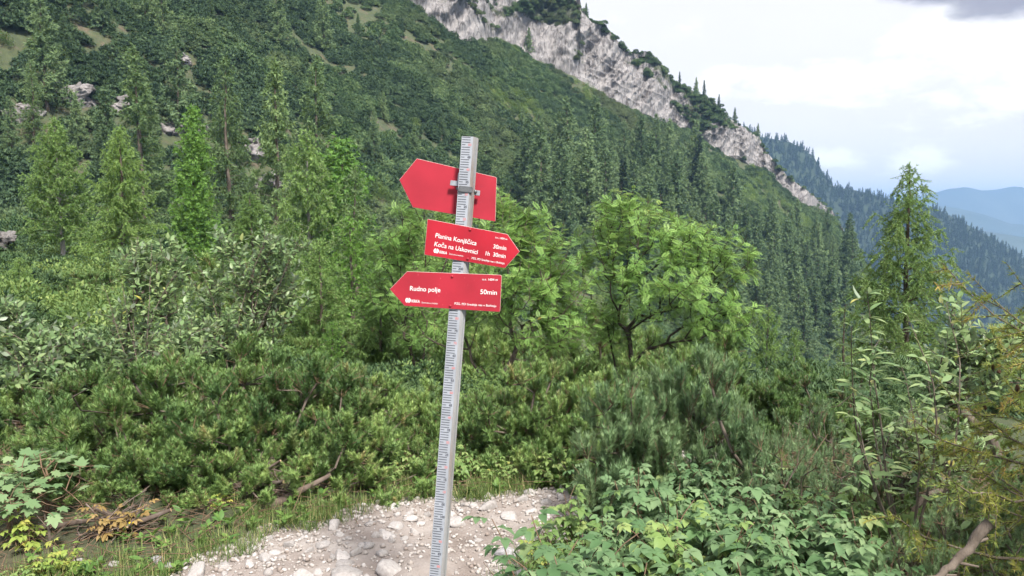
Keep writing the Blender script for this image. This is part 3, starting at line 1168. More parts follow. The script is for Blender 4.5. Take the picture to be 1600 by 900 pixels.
def scrub_clump(seed, mat, kind='pine'):
    rng = np.random.default_rng(seed)
    b = MB()
    if kind == 'pine':
        n = 170
        p = lobes(rng, n, .95, .9, .95, .3)
        p[:, 2] = np.maximum(p[:, 2], .02)
        tf = tuft_t(rng, 6, 1, .17)
        d = nrm(p * (1, 1, .8) + (0, 0, .75) + rng.normal(0, .25, p.shape))
        b.place(tf[0], tf[1], p - d * .1, frames(d, rng.normal(0, 1, p.shape)), rng.uniform(.2, .36, len(p)), rng.random(len(p)))
    elif kind == 'midfine':
        n = 330
        p = lobes(rng, n, .95, .9, .95, .35)
        p[:, 2] = np.maximum(p[:, 2], .02)
        tf = tuft_t(rng, 8, 1, .15)
        d = nrm(p * (1, 1, .8) + (0, 0, .9) + rng.normal(0, .3, p.shape))
        b.place(tf[0], tf[1], p - d * .07, frames(d, rng.normal(0, 1, p.shape)), rng.uniform(.14, .25, len(p)), rng.random(len(p)))
    elif kind == 'fine':
        n = 620
        p = lobes(rng, n, .95, .9, .95, .4)
        p[:, 2] = np.maximum(p[:, 2], .02)
        tf = tuft_t(rng, 9, 1, .11)
        d = nrm(p * (1, 1, .8) + (0, 0, .9) + rng.normal(0, .3, p.shape))
        b.place(tf[0], tf[1], p - d * .05, frames(d, rng.normal(0, 1, p.shape)), rng.uniform(.10, .19, len(p)), rng.random(len(p)))
    elif kind == 'fineleaf':
        n = 900
        p = lobes(rng, n, .9, .85, 1.1, .6)
        d = nrm(p + rng.normal(0, .5, p.shape))
        b.place(LEAF_LO[0], LEAF_LO[1], p, frames(d, (0, 0, 1) + rng.normal(0, .4, p.shape)), rng.uniform(.08, .16, len(p)), rng.random(len(p)))
    else:
        n = 240
        p = lobes(rng, n, .9, .85, 1.15, .5)
        d = nrm(p + rng.normal(0, .5, p.shape))
        b.place(LEAF_LO[0], LEAF_LO[1], p, frames(d, (0, 0, 1) + rng.normal(0, .4, p.shape)), rng.uniform(.22, .4, len(p)), rng.random(len(p)))
    return b.mesh('scrub_clump', M[mat])


def far_tree(seed, mat):
    rng = np.random.default_rng(seed)
    b = MB()
    n = 90
    f = rng.random(n) ** .8
    az = rng.random(n) * 6.28
    r = .2 * (1 - f) ** .85 * rng.uniform(.3, 1, n)
    p = np.stack((np.cos(az) * r, np.sin(az) * r, .08 + f * .92), -1)
    d = np.stack((np.cos(az), np.sin(az), np.full(n, -.5)), -1)
    tf = tuft_t(rng, 4, 1, .25)
    b.place(tf[0], tf[1], p, frames(d, rng.normal(0, 1, d.shape)), (.11 * (1.15 - f)) + .02, rng.random(n))
    b.tubes([(0, 0, 0)], [(0, 0, 1)], [.02], [.004], 4, .1)
    return b.mesh('far_tree', M[mat])


# ------------------------------------------------------------------ scatter of what nobody could count
def scatter(name, pts, scl, idx, meshes, label):
    c = bpy.data.collections.new(name + '_sources')
    for i, me in enumerate(meshes):
        o = bpy.data.objects.new('%s_%02d' % (name, i), me)
        c.objects.link(o)
    n = len(pts)
    rng = np.random.default_rng(n)
    me = bpy.data.meshes.new(name)
    me.vertices.add(n)
    me.vertices.foreach_set('co', np.asarray(pts, np.float32).ravel())
    a = me.attributes.new('scl', 'FLOAT_VECTOR', 'POINT')
    a.data.foreach_set('vector', np.asarray(scl, np.float32).ravel())
    a = me.attributes.new('turn', 'FLOAT_VECTOR', 'POINT')
    rot = np.stack((rng.normal(0, .12, n), rng.normal(0, .12, n), rng.random(n) * 6.28), -1)
    a.data.foreach_set('vector', rot.astype(np.float32).ravel())
    a = me.attributes.new('pick', 'INT', 'POINT')
    a.data.foreach_set('value', np.asarray(idx, np.int32))
    o = link(name, me)
    ng = bpy.data.node_groups.new(name, 'GeometryNodeTree')
    ng.interface.new_socket('Geometry', in_out='INPUT', socket_type='NodeSocketGeometry')
    ng.interface.new_socket('Geometry', in_out='OUTPUT', socket_type='NodeSocketGeometry')
    N, L = ng.nodes.new, ng.links.new
    gi, go = N('NodeGroupInput'), N('NodeGroupOutput')
    ci = N('GeometryNodeCollectionInfo')
    ci.inputs['Collection'].default_value = c
    ci.inputs['Separate Children'].default_value = True
    ci.inputs['Reset Children'].default_value = True
    ip = N('GeometryNodeInstanceOnPoints')
    ip.inputs['Pick Instance'].default_value = True

    def named(nm, ty):
        q = N('GeometryNodeInputNamedAttribute')
        q.data_type = ty
        q.inputs['Name'].default_value = nm
        return q.outputs['Attribute']
    L(gi.outputs[0], ip.inputs['Points'])
    L(ci.outputs[0], ip.inputs['Instance'])
    L(named('pick', 'INT'), ip.inputs['Instance Index'])
    L(named('turn', 'FLOAT_VECTOR'), ip.inputs['Rotation'])
    L(named('scl', 'FLOAT_VECTOR'), ip.inputs['Scale'])
    L(ip.outputs[0], go.inputs[0])
    md = o.modifiers.new('scatter', 'NODES')
    md.node_group = ng
    return tag(o, label, None, None, 'stuff')


rng = np.random.default_rng(11)
pines = [scrub_clump(i, 'mugo_far', 'midfine') for i in range(5)]
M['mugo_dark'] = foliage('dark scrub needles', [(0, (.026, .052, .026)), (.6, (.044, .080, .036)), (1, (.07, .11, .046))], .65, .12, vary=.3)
pines_dark = [scrub_clump(70 + i, 'mugo_dark', 'midfine') for i in range(3)]
leafy = [scrub_clump(20 + i, 'leaf_far', 'fineleaf') for i in range(3)]

# slope scrub
NS = 92000
a_ = np.radians(rng.uniform(-40, 42, NS))
r_ = np.sqrt(rng.uniform(34 ** 2, 385 ** 2, NS))
px_, py_ = r_ * np.sin(a_), r_ * np.cos(a_)
u_ = np.tan(a_)
yf_ = foot_dist(u_)
pz_ = zt(px_, py_)
far_side = z_far(px_, py_) > z_near(px_, py_) - 1
bare = fbm(px_ / 16, py_ / 16, 0, 3, 77)
keep = (py_ < yf_ - 1.5) & ((rng.random(NS) < .9) & (bare < 2) | ~far_side)
keep &= ~((u_ < -.05) & (py_ < 48))
P_ = np.stack((px_, py_, pz_ - .15), -1)[keep]
lf = fbm(P_[:, 0] / 22, P_[:, 1] / 22, 0, 3, 88) + .18 * sstep(140, 40, P_[:, 1])
is_leaf = (lf > .60) & (rng.random(len(P_)) < .7)
sz = rng.uniform(.8, 1.5, len(P_)) * (.75 + .9 * fbm(P_[:, 0] / 14, P_[:, 1] / 14, 0, 2, 3)) * np.where(is_leaf, .85, 1.0)
ix = np.where(is_leaf, 5 + rng.integers(0, 3, len(P_)), rng.integers(0, 5, len(P_)))
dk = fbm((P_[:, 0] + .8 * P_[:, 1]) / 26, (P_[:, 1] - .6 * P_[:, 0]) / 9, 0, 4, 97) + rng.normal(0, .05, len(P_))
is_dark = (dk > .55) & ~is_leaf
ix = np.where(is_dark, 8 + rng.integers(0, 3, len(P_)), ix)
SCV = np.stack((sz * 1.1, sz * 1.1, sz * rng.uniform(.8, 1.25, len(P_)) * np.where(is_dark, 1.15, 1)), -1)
thin = rng.random(len(P_)) < np.where(fbm(P_[:, 0] / 11, P_[:, 1] / 11, 0, 3, 99) > .62, .25, 1.0)
P_, SCV, ix = P_[thin], SCV[thin], ix[thin]
oc = np.array([hit(x, y, 30)[:2] for x, y in ((106, 158), (64, 141), (24, 188), (52, 180), (185, 172), (268, 205), (340, 208), (398, 240), (412, 292), (290, 98), (1215, 445))])
vis = np.ones(len(P_), bool)
for ox, oy in oc:
    t_ = P_[:, 0] * ox + P_[:, 1] * oy
    t_ = t_ / (ox * ox + oy * oy)
    side_ = np.abs(P_[:, 0] * oy - P_[:, 1] * ox) / math.hypot(ox, oy)
    vis &= ~((side_ < 1.6 + .8 * rng.random(len(P_))) & (t_ > .955) & (t_ < 1.02))
P_, SCV, ix = P_[vis], SCV[vis], ix[vis]
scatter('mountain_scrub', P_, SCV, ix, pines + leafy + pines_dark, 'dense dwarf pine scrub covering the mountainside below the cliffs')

mid_p = [scrub_clump(40 + i, 'mugo_mid', 'fine') for i in range(4)]
mid_l = [scrub_clump(50 + i, 'leaf_far', 'fineleaf') for i in range(3)]
NS = 6400
a_ = np.radians(rng.uniform(-40, 41, NS))
r_ = np.sqrt(rng.uniform(7.2 ** 2, 62 ** 2, NS))
r_ = np.where(rng.random(NS) < .1, rng.uniform(7.2, 16, NS), r_)
px_, py_ = r_ * np.sin(a_), r_ * np.cos(a_)
keep = (((np.tan(a_) < -.05) & (py_ < 50)) | (py_ < 34)) & (py_ > 6.9)
keep &= rng.random(NS) < .85
px_, py_ = px_[keep], py_[keep]
il = fbm(px_ / 7, py_ / 7, 0, 3, 89) + rng.normal(0, .07, len(px_)) > .54
sz = rng.uniform(.45, 1.0, len(px_)) * np.where(il, .8, 1) * np.clip(np.hypot(px_, py_) / 16, .42, 1)
scatter('hollow_scrub', np.stack((px_, py_, zt(px_, py_) - .12), -1), np.stack((sz * 1.1, sz * 1.1, sz), -1), np.where(il, 4 + rng.integers(0, 3, len(px_)), rng.integers(0, 4, len(px_))), mid_p + mid_l, 'mixed low scrub and dwarf pine covering the hollow behind the shrubs')

# scrub on ledges and along the crest of the cliffs
ii = rng.integers(0, NW, 60000)
jj = rng.integers(6, NC, 60000)
led = ledge[ii, jj] + (fbm(Xc[ii, jj] / 5, Zc2[ii, jj] / 5, 0, 2, 5) - .5) * .2
sfr = jj / (NC - 1.0)
ok = ((led > .62) | (sfr > .975)) & (rise[ii] > 1.5) & (rng.random(60000) < np.clip(rise[ii] / 40, .05, 1) * .34)
Pl = np.stack((Xc[ii, jj], Yc3[ii, jj], Zc2[ii, jj] - .3), -1)[ok]
Pl = Pl + rng.normal(0, .4, Pl.shape) * (1, 1, .2)
sl = rng.uniform(.7, 1.5, len(Pl))
cr_i = np.arange(0, NA)
crest_p = np.stack((Xc[:, -1], Yc3[:, -1], Zc2[:, -1]), -1) + rng.normal(0, 1, (NW, 3)) * (.6, 1.8, .1) + (0, 1.5, -.6)
crest_s = rng.uniform(.4, 1.15, len(crest_p)) * (.55 + .9 * fbm(np.arange(len(crest_p)) / 30., 1.5, 0, 3, 3))
Pl = np.concatenate((Pl, crest_p))
sl = np.concatenate((sl, crest_s))
scatter('cliff_scrub', Pl, np.stack((sl, sl, sl * .9), -1), rng.integers(0, 5, len(Pl)), pines, 'dark dwarf pine scrub on the ledges and crest of the pale cliffs')

# distant wood on the second ridge
ft_m = [far_tree(i, 'spruce_far') for i in range(4)]
n2 = 14000
Xg, Yg, Zg = G2
gi_ = rng.uniform(0, Xg.shape[0] - 1.01, n2)
gj_ = rng.uniform(3, 23.9, n2)
i0, j0 = gi_.astype(int), np.minimum(gj_.astype(int), 23)
fi, fj = gi_ - i0, gj_ - j0


def bil(A):
    return A[i0, j0] * (1 - fi) * (1 - fj) + A[i0 + 1, j0] * fi * (1 - fj) + A[i0, j0 + 1] * (1 - fi) * fj + A[i0 + 1, j0 + 1] * fi * fj


P2 = np.stack((bil(Xg), bil(Yg), bil(Zg) - 1), -1)
h2_ = rng.uniform(7, 14, n2)
scatter('distant_forest', P2, np.stack((h2_, h2_, h2_), -1), rng.integers(0, 4, n2), ft_m, 'blue hazed conifer wood covering the farther ridge')
print('scatter', time.time() - T0)

# ------------------------------------------------------------------ trees of the slope, one by one
fl = [far_larch(i, 11, 2.7, 85, power=.92) for i in range(4)] + [far_larch(10 + i, 11, 1.9, 80, 'spruce_far', 30, .9, .3) for i in range(2)]
poly = [(822, 285), (905, 265), (1000, 262), (1070, 262), (1130, 310), (1200, 345), (1250, 385), (1305, 395), (1345, 425), (1330, 540), (1230, 590), (1100, 580), (1000, 470), (830, 400)]


def inside(x, y, pg):
    c = False
    j = len(pg) - 1
    for i in range(len(pg)):
        if (pg[i][1] > y) != (pg[j][1] > y) and x < (pg[j][0] - pg[i][0]) * (y - pg[i][1]) / (pg[j][1] - pg[i][1]) + pg[i][0]:
            c = not c
        j = i
    return c


rng = np.random.default_rng(5)
spots, tries = [], 0
while len(spots) < 160 and tries < 9000:
    tries += 1
    x, y = rng.uniform(815, 1350), rng.uniform(215, 590)
    if not inside(x, y, poly):
        continue
    p = hit(x, y, 30)
    if all((p[0] - q[0]) ** 2 + (p[1] - q[1]) ** 2 > 3.6 ** 2 for q in spots):
        spots.append(p)
def zone_label(p, k_, s_):
    d = p - np.array((0, 0, H))
    zc_ = d[1] * cp_ - d[2] * sp_
    px, py = 800 + F * d[0] / zc_, 450 - F * (d[1] * sp_ + d[2] * cp_) / zc_
    where = ('above the left rowan' if px < 920 else 'above the right rowan' if px < 1060 else 'under the cliff band' if py < 400 and px < 1200 else 'at the right end of the slope wood' if px > 1200 else 'low on the slope right of the right rowan')
    size = 'tall' if s_ > 1.4 else 'small' if s_ < .9 else 'middling'
    return '%s %s %s' % (size, 'dark narrow spruce standing' if k_ else 'grey green larch standing', where)


for i, p in enumerate(spots):
    k_ = rng.random() < .14
    me = fl[rng.integers(4, 6)] if k_ else fl[rng.integers(0, 4)]
    s_ = rng.choice((.7, 1.0, 1.25, 1.5, 1.75)) * rng.uniform(.9, 1.12)
    put('spruce_tree' if k_ else 'larch_tree', me, p - (0, 0, .3), rng.random() * 6.28, s_,
        zone_label(p, k_, s_),
        'tree', 'spruces in the slope wood' if k_ else 'larches in the slope wood')
# scattered larches higher on the open scrub slope
def lone_label(x, y):
    return 'small lone larch in the open scrub ' + ('high above the pale outcrops, top left' if x < 300 and y < 150 else 'around the pale outcrops at left' if x < 300 else 'high above the tall grey larch' if x < 540 and y < 150 else 'behind the tall grey larch' if x < 540 else 'upslope of the blank red board')


for x, y, s_ in ((560, 60, .5), (478, 130, .55), (600, 190, .5), (690, 215, .5), (760, 225, .55), (255, 60, .8), (160, 45, .7), (228, 40, .85), (60, 60, .55), (330, 40, .5), (395, 60, .5), (648, 250, .6), (585, 230, .6), (20, 250, .6)):
    p = hit(x, y, 30)
    put('larch_tree', fl[rng.integers(0, 4)], p - (0, 0, .3), rng.random() * 6.28, s_, lone_label(x, y), 'tree', 'lone larches in the scrub')
rng2 = np.random.default_rng(44)
for _ in range(20):
    x, y = rng2.uniform(0, 830), rng2.uniform(20, 300)
    if y > 330 - .1 * x or 560 < x < 800 and y < 150:
        continue
    p = hit(x, y, 30)
    put('larch_tree', fl[rng2.integers(0, 4)], p - (0, 0, .3), rng2.random() * 6.28, rng2.uniform(.4, 1.25), lone_label(x, y), 'tree', 'lone larches in the scrub')
# little trees on the skyline of the cliffs
for x in (1062, 1088, 1101, 1124, 1150, 1186, 915):
    j = int(np.argmin(np.abs(uw - ray(x, 150)[0] / ray(x, 150)[1])))
    p = np.array((Xc[j, -1], Yc3[j, -1] + .5, Zc2[j, -1] - .3))
    put('larch_tree', fl[rng.integers(0, 6)], p, rng.random() * 6.28, rng.uniform(.42, .62), 'tiny conifer standing out on the skyline above the cliffs', 'tree', 'conifers on the cliff skyline')
print('forest', time.time() - T0)

# ------------------------------------------------------------------ rock outcrops in the scrub
def rock_mesh(seed, sub=2, flat=.7, rough_=.35, mat='rock', freq=1.6):
    import bmesh
    rg = np.random.default_rng(seed)
    bm = bmesh.new()
    bmesh.ops.create_icosphere(bm, subdivisions=sub, radius=1)
    v = np.array([x.co for x in bm.verts])
    f = np.array([[q.index for q in x.verts] for x in bm.faces])
    bm.free()
    for _ in range(16 if sub > 3 else 9):       # chop flat facets
        n = nrm(rg.normal(0, 1, 3))
        d = rg.uniform(.45, .8) if sub > 3 else rg.uniform(.42, .72)
        k_ = v @ n
        v = v - np.outer(np.maximum(k_ - d, 0), n) * .92
    v = v * (1 + rough_ * (fbm(v[:, 0] * freq + 7, v[:, 1] * freq + 3, v[:, 2] * freq + seed, 3, seed) - .5))[:, None]
    v = v * np.array((1, rg.uniform(.65, .95), flat * rg.uniform(.8, 1.1)))
    b = MB()
    b.add(v, f)
    return b.mesh('rock', M[mat], False)


def crag_mesh(seed):
    """broken outcrop: a few big leaning blocks grown into one rock"""
    rg = np.random.default_rng(seed)
    b = MB()
    for q in range(9):
        me = crag_src[rg.integers(0, 5)]
        sc_ = rg.uniform(.55, .95) * np.array((1, 1.25, rg.uniform(.55, .9)))
        R = frames(nrm(np.array((1., .3, .0)) + rg.normal(0, .35, 3))[None], (np.array((0, -.35, 1.)) + rg.normal(0, .25, 3))[None])
        b.place(me[0], me[1], np.array([rg.normal(0, 1, 3) * (.6, .3, .25)]), R, sc_[None], np.array([.5]))
    return b.mesh('rock', M['rock_slope'], False)


crag_src = []
for q in range(5):
    me = rock_mesh(400 + q, 4, .9, 1.1, 'rock', 2.6)
    v = np.zeros(len(me.vertices) * 3)
    me.vertices.foreach_get('co', v)
    f = np.zeros(len(me.loops), np.int32)
    me.loops.foreach_get('vertex_index', f)
    crag_src.append((v.reshape(-1, 3), f.reshape(-1, 3)))
    bpy.data.meshes.remove(me)
M['rock_slope'] = surface('weathered slope limestone', [(.25, (.05, .047, .045)), (.42, (.13, .12, .117)), (.56, (.22, .205, .20)), (.75, (.33, .31, .305))], 2.2, .95, 1.0, 7, stretch=(1, 1, .6), vary=.2)
outc = [crag_mesh(60 + i) for i in range(3)]
for i, (x, y, s_, lab) in enumerate(((106, 158, 2.3, 'tall pale outcrop above the leftmost larch'), (64, 141, 1.3, 'small pale outcrop upper left of the tall outcrop'),
                                     (24, 188, 1.5, 'pale pinkish outcrop near the left edge of the slope'), (52, 180, 1.2, 'grey outcrop between two paler ones at left'),
                                     (185, 172, 1.6, 'flat grey outcrop behind the second larch'), (268, 205, 1.7, 'grey ledge beside the slim bright larch'),
                                     (340, 208, 1.4, 'grey outcrop right of the slim bright larch'), (398, 240, 1.8, 'broad grey outcrop between the two tall larches'),
                                     (412, 292, 2.2, 'long pale slab low on the slope between larches'), (290, 98, 1.2, 'brownish outcrop high among the scrub'), (1215, 445, 1.8, 'pale rubble patch among the slope larches'))):
    p = hit(x, y, 30)
    o = put('rock_outcrop', [('rock', outc[i % 3])], p - (0, 0, .05 * s_), rng.random() * 6.28, (s_ * 1.2, s_, s_), lab, 'rock')
for x, y, Yd, s_, lab in ((-6, 372, 31, .55, 'white boulder at the left edge below the pale trunk'),):
    p = at(x, y, Yd)
    put('boulder', [('rock', outc[1])], p, 1.0, s_, lab, 'rock')

# ------------------------------------------------------------------ larches and shrubs of the middle distance
def onto(px, Yd, py=400):
    d = ray(px, py)
    Xq = Yd * d[0] / d[1]
    return np.array((Xq, Yd, float(zt(np.array(Xq), np.array(float(Yd))))))


def tree_at(name, parts, px, ytop, Yd, hm, rz, label, cat='tree', group=None, sx=1.0):
    """stands a plant of height hm on the ground so that its top reaches the given photo row"""
    b_ = onto(px, Yd, ytop)
    top = at(px, ytop, Yd)
    s_ = max((top[2] - b_[2]) / hm, .05)
    return put(name, parts, (b_[0], b_[1], b_[2] - .03), rz, (s_ * sx, s_ * sx, s_), label, cat, group)


la = larch(1, 6.0, 2.3, 135, 'larch', 'bark_pale', .2, .45, .085, .055, .075, (.15, .45), .25, .85, dead=14)
lb = larch(2, 6.0, 2.3, 135, 'larch', 'bark', .05, .5, .085, .055, .075, (.15, .5), .2, .95)
lc = larch(3, 6.0, .95, 230, 'larch_bright', 'bark', .04, .1, .085, .055, .07, (.12, .3), .75, .7, hang=.3)
ld = larch(4, 11.0, 2.4, 125, 'larch_mid', 'bark', .12, .4, .16, .10, .13, (.2, .6), .15, .95, 5, .15, tw=.2, dead=16)
le = larch(5, 10.0, 2.2, 130, 'larch_mid', 'bark', .06, .4, .16, .10, .13, (.2, .55), .15, 1.0, 5, .08, tw=.2)
tree_at('larch_tree', la, 86, 185, 32, 6.0, .4, 'wide larch with a bare pale lower trunk at far left')
tree_at('larch_tree', lb, 183, 195, 27, 6.0, 2.0, 'drooping bright green larch right of the pale trunked one')
tree_at('larch_tree', lc, 300, 168, 40, 6.0, 0, 'slim pointed yellow green larch shaped like a flame')
tree_at('larch_tree', ld, 357, 85, 62, 11.0, 1, 'tall thin grey larch with a dark trunk just right of the flame shaped one', sx=.85)
tree_at('larch_tree', le, 425, 92, 60, 10.0, 2.2, 'tall green larch left of the slabs, second right of the flame shaped one', sx=.9)
tree_at('larch_tree', le, 212, 70, 72, 10.0, .2, 'feathery larch high behind the drooping larch', sx=1.1)
tree_at('larch_tree', le, 492, 86, 95, 10.0, 4.0, 'yellowish larch standing out of the scrub above the young larches', sx=1.0)
tree_at('larch_tree', la, 478, 205, 50, 6.0, 4.4, 'loose larch above the willow shrub, left of the post', sx=.8)
tree_at('larch_tree', lc, 532, 218, 52, 6.0, 1.4, 'narrow dark larch between the post and the tall larches', sx=1.3)
tree_at('larch_tree', ld, 45, 92, 85, 11.0, 5.0, 'larch at the upper left edge of the slope', sx=.9)
tree_at('larch_tree', ld, 560, 262, 40, 11.0, .7, 'grey larch just left of the blank red board', sx=1.0)
tree_at('larch_tree', lb, 395, 300, 30, 6.0, 3.9, 'shaggy dark larch under the pale slabs', sx=1.25)
tree_at('larch_tree', lb, 640, 330, 22, 6.0, 1.9, 'larch behind the post under the blank board', sx=1.0)
tree_at('larch_tree', la, 705, 300, 26, 6.0, 2.9, 'larch directly behind the red boards', sx=1.1)
# young larches in front of them
ya = larch(6, 3.0, 1.0, 90, 'larch', 'bark', .04, .35, .048, .034, .055, (.1, .3), .35, .75, hang=.6)
yb = larch(7, 3.0, .8, 90, 'larch_bright', 'bark', .03, .2, .048, .034, .05, (.08, .24), .55, .8, hang=.4)
tree_at('young_larch', ya, 500, 372, 13, 3.0, .3, 'young larch between the willow shrub and the post')
tree_at('young_larch', yb, 548, 340, 17, 3.0, 1.3, 'light young larch left of the lowest red board', sx=1.2)
tree_at('young_larch', yb, 516, 500, 9.5, 3.0, 2.6, 'small bright young larch above the dwarf pines left of the post', sx=1.25)
tree_at('young_larch', ya, 590, 420, 11.5, 3.0, 4.0, 'young larch hidden half by the tip of the lowest board', sx=1.0)
tree_at('young_larch', ya, 225, 440, 14, 3.0, 5.0, 'young larch behind the willow bushes at left', sx=1.3)
tree_at('young_larch', ya, 30, 400, 15, 3.0, 1.0, 'young larch at the left edge above the willow bush', sx=1.4)
tree_at('young_larch', ya, 1205, 480, 30, 3.0, 1.0, 'small rounded larch right of the right rowan', sx=.75)
tree_at('young_larch', ya, 1242, 512, 28, 3.0, 3.0, 'smallest larch beyond the right rowan', sx=.6)
# the single larch on the right, and the yellowing one whose branches reach in from the edge
lr = larch(8, 4.6, 1.75, 120, 'larch_olive', 'bark_dark', .10, .42, .050, .034, .045, (.15, .5), .28, 1.05, hang=1.0, tw=.14)
tree_at('larch_tree', lr, 1430, 252, 11.5, 4.6, 1.0, 'lone olive green larch with drooping twigs against the sky')
ly = larch(9, 1.75, 1.15, 70, 'larch_dry', 'bark', .03, .28, .030, .019, .045, (.08, .28), .18, .45, 8, hang=.35, tw=.075)
pb = onto(1810, 3.6, 700)
put('larch_tree', ly, (2.3, 3.0, .05), 2.0, .85, 'yellowing larch branches reaching in from the right edge', 'tree')
ly_o = [o for o in COL.objects if o.get('label', '').startswith('yellowing larch')][0]
cv = np.zeros(len(ly[1][1].vertices) * 3)
ly[1][1].vertices.foreach_get('co', cv)
cv = cv.reshape(-1, 3)
ca, sa = math.cos(2.0), math.sin(2.0)
cw_ = np.stack((cv[:, 0] * ca - cv[:, 1] * sa, cv[:, 0] * sa + cv[:, 1] * ca, cv[:, 2]), -1) * .85 + np.array((2.3, 3.0, .05))
dz_ = cw_[:, 1] * cp_ - (cw_[:, 2] - H) * sp_
qx, qy = 800 + F * cw_[:, 0] / dz_, 450 - F * (cw_[:, 1] * sp_ + (cw_[:, 2] - H) * cp_) / dz_
cb_ = MB()
rgc = np.random.default_rng(2)
aa = np.arange(40) * 2.4
tt_ = np.arange(40) / 40
sc_v = T([(-.3, 0, 0), (.3, 0, 0), (0, .9, .25)], [(0, 1, 2)])
dd_ = np.stack((np.cos(aa), np.sin(aa), .4 + .8 * tt_), -1)
cb_.place(sc_v[0], sc_v[1], np.stack((np.cos(aa) * .3 * np.sin(np.pi * (.15 + .8 * tt_)), np.sin(aa) * .3 * np.sin(np.pi * (.15 + .8 * tt_)), tt_ * 1.2), -1), frames(dd_, dd_ * (-.3, -.3, 0) + (0, 0, 1)), np.full(40, .45), np.full(40, .5))
cb_.tubes([(0, 0, -.1), (0, 0, .6)], [(0, 0, .6), (0, 0, 1.2)], [.12, .3], [.3, .05], 6)
cone_me = cb_.mesh('cone', M['cone'])
for tx_, ty_ in ((1552, 578), (1562, 584), (1590, 612), (1540, 640), (1578, 700)):
    q = int(np.argmin((qx - tx_) ** 2 + (qy - ty_) ** 2))
    c_ = link('cone', cone_me, ly_o, tuple(cv[q]), 0, .024)
    c_.rotation_euler = (rgc.normal(0, .4), rgc.normal(0, .4), rgc.random() * 6)
sd = larch(12, 2.4, .62, 60, 'larch_olive', 'bark_dark', .1, .25, .024, .045, .10, (.06, .2), .1, .8, 5, bare=.35, hang=.3, tw=.1)
tree_at('conifer_sapling', sd, 1322, 470, 8.0, 2.4, .5, 'thin half bare conifer with a brown trunk behind the broad leaved willow', 'tree')
print('larches', time.time() - T0)

# dwarf pines
mg = [mugo(100 + i, .85, .75, 1.0, 74, 12, shoot=dict(needles=64, L_=.115, nl=.050, w=.0033, ang=(28, 74)), spread=.15, upright=1.0) for i in range(4)]
mlong = [mugo(120 + i, .55, .5, .80, 46, 4, 'mugo_pale', dict(needles=90, L_=.12, nl=.058, w=.0027, ang=(44, 86)), .2, .65) for i in range(2)]

mbush = [mugo(130 + i, .5, .45, .92, 62, 7, 'mugo_pale', dict(needles=84, L_=.15, nl=.06, w=.0030, ang=(34, 72)), .16, 1.0) for i in range(2)]

rng_m = np.random.default_rng(123)


def mug(px, ytop, Yd, rz, v, label, sx=1.0, group=None, hm=1.0):
    ytop += rng_m.uniform(-34, 22) if v in mg else 0
    return tree_at('dwarf_pine', v, px, ytop, Yd, hm, rz, label, 'shrub', group, sx * (1.12 if v in mg else 1.0))


mug(110, 575, 6.45, .3, mg[0], 'dwarf pine left of all, behind the maple sapling', 1.15)
mug(215, 582, 5.85, 1.3, mg[1], 'dwarf pine over the larger brush heap at left', 1.2)
mug(320, 550, 6.25, 2.3, mg[2], 'dwarf pine with rusty shoots in the middle of the left thicket', 1.25)
mug(425, 580, 5.75, 3.3, mg[3], 'dwarf pine above the cut logs', 1.2)
mug(500, 575, 6.35, 4.3, mg[0], 'dwarf pine right of the cut logs, under the small bright larch', 1.2)
mug(600, 565, 6.35, 5.3, mg[1], 'dwarf pine just left of the post', 1.15)
mug(665, 580, 7.05, .9, mg[2], 'dwarf pine directly behind the post', 1.1)
mug(555, 650, 5.45, 1.9, mg[3], 'low dwarf pine spilling towards the path left of the post', 1.3)
mug(370, 630, 5.35, 2.9, mg[0], 'low dwarf pine in front of the left thicket', 1.3)
mug(265, 650, 5.25, .1, mg[2], 'low dwarf pine beside the orange sapling', 1.3)
mug(150, 640, 5.45, 4.9, mg[3], 'low dwarf pine right of the maple sapling', 1.25)
mug(40, 600, 6.65, 2.9, mg[1], 'dwarf pine cut by the left edge', 1.2)
mug(755, 590, 6.19, 2.0, mg[1], 'dwarf pine right behind the post, foot of the left rowan', 1.1)
mug(830, 570, 6.15, 3.0, mg[0], 'dwarf pine with yellowish tips between the two rowans', 1.15)
mug(910, 572, 6.13, 4.0, mg[3], 'dwarf pine below the right rowan trunk', 1.15)
mug(975, 585, 6.24, 5.0, mg[2], 'dark dwarf pine behind the pale long needled pine', 1.15)
mug(1185, 565, 6.39, 1.0, mg[0], 'dark dwarf pine right of the right rowan', 1.1)
mug(1265, 590, 6.30, 2.2, mg[1], 'dark dwarf pine left of the half bare conifer', 1.1)
mug(1335, 620, 6.17, 3.1, mg[2], 'dark dwarf pine behind the broad leaved willow', 1.1)
mug(1510, 640, 6.04, 4.1, mg[3], 'dark dwarf pine seen under the yellowing larch branches', 1.2)
mug(1100, 545, 6.65, 4.1, mg[3], 'dwarf pine at the foot of the right rowan crown', 1.1)
mug(1050, 570, 6.52, .4, mg[0], 'dwarf pine behind the pale long needled pine, right of the rowan trunk', 1.1)
mug(985, 605, 4.75, .4, mbush[0], 'pale long needled pine beside the raspberry thicket', 1.0)
mug(1090, 562, 4.95, 2.4, mbush[1], 'taller pale long needled pine behind the raspberries', 1.05)
mug(1225, 640, 4.4, 1.4, mlong[0], 'sparse long needled pine at the middle of the raspberries', .8)
mug(1262, 585, 5.6, 3.4, mlong[1], 'upright long needled pine leader behind the raspberries', .7)
mug(1345, 690, 4.0, 5.4, mlong[1], 'long needled pine right of the raspberries', .8)
mug(1435, 800, 2.9, 4.4, mlong[0], 'long needled pine at the bottom right near the dead branch', .6)
mug(1565, 680, 3.6, 2.4, mlong[1], 'long needled pine under the yellowing branches', .8)
mug(1262, 868, 2.4, .7, mlong[0], 'pine shoots poking up at the bottom edge among the raspberries', .4)
mug(60, 680, 5.40, .8, mg[2], 'dwarf pine right behind the maple sapling leaves', 1.0)
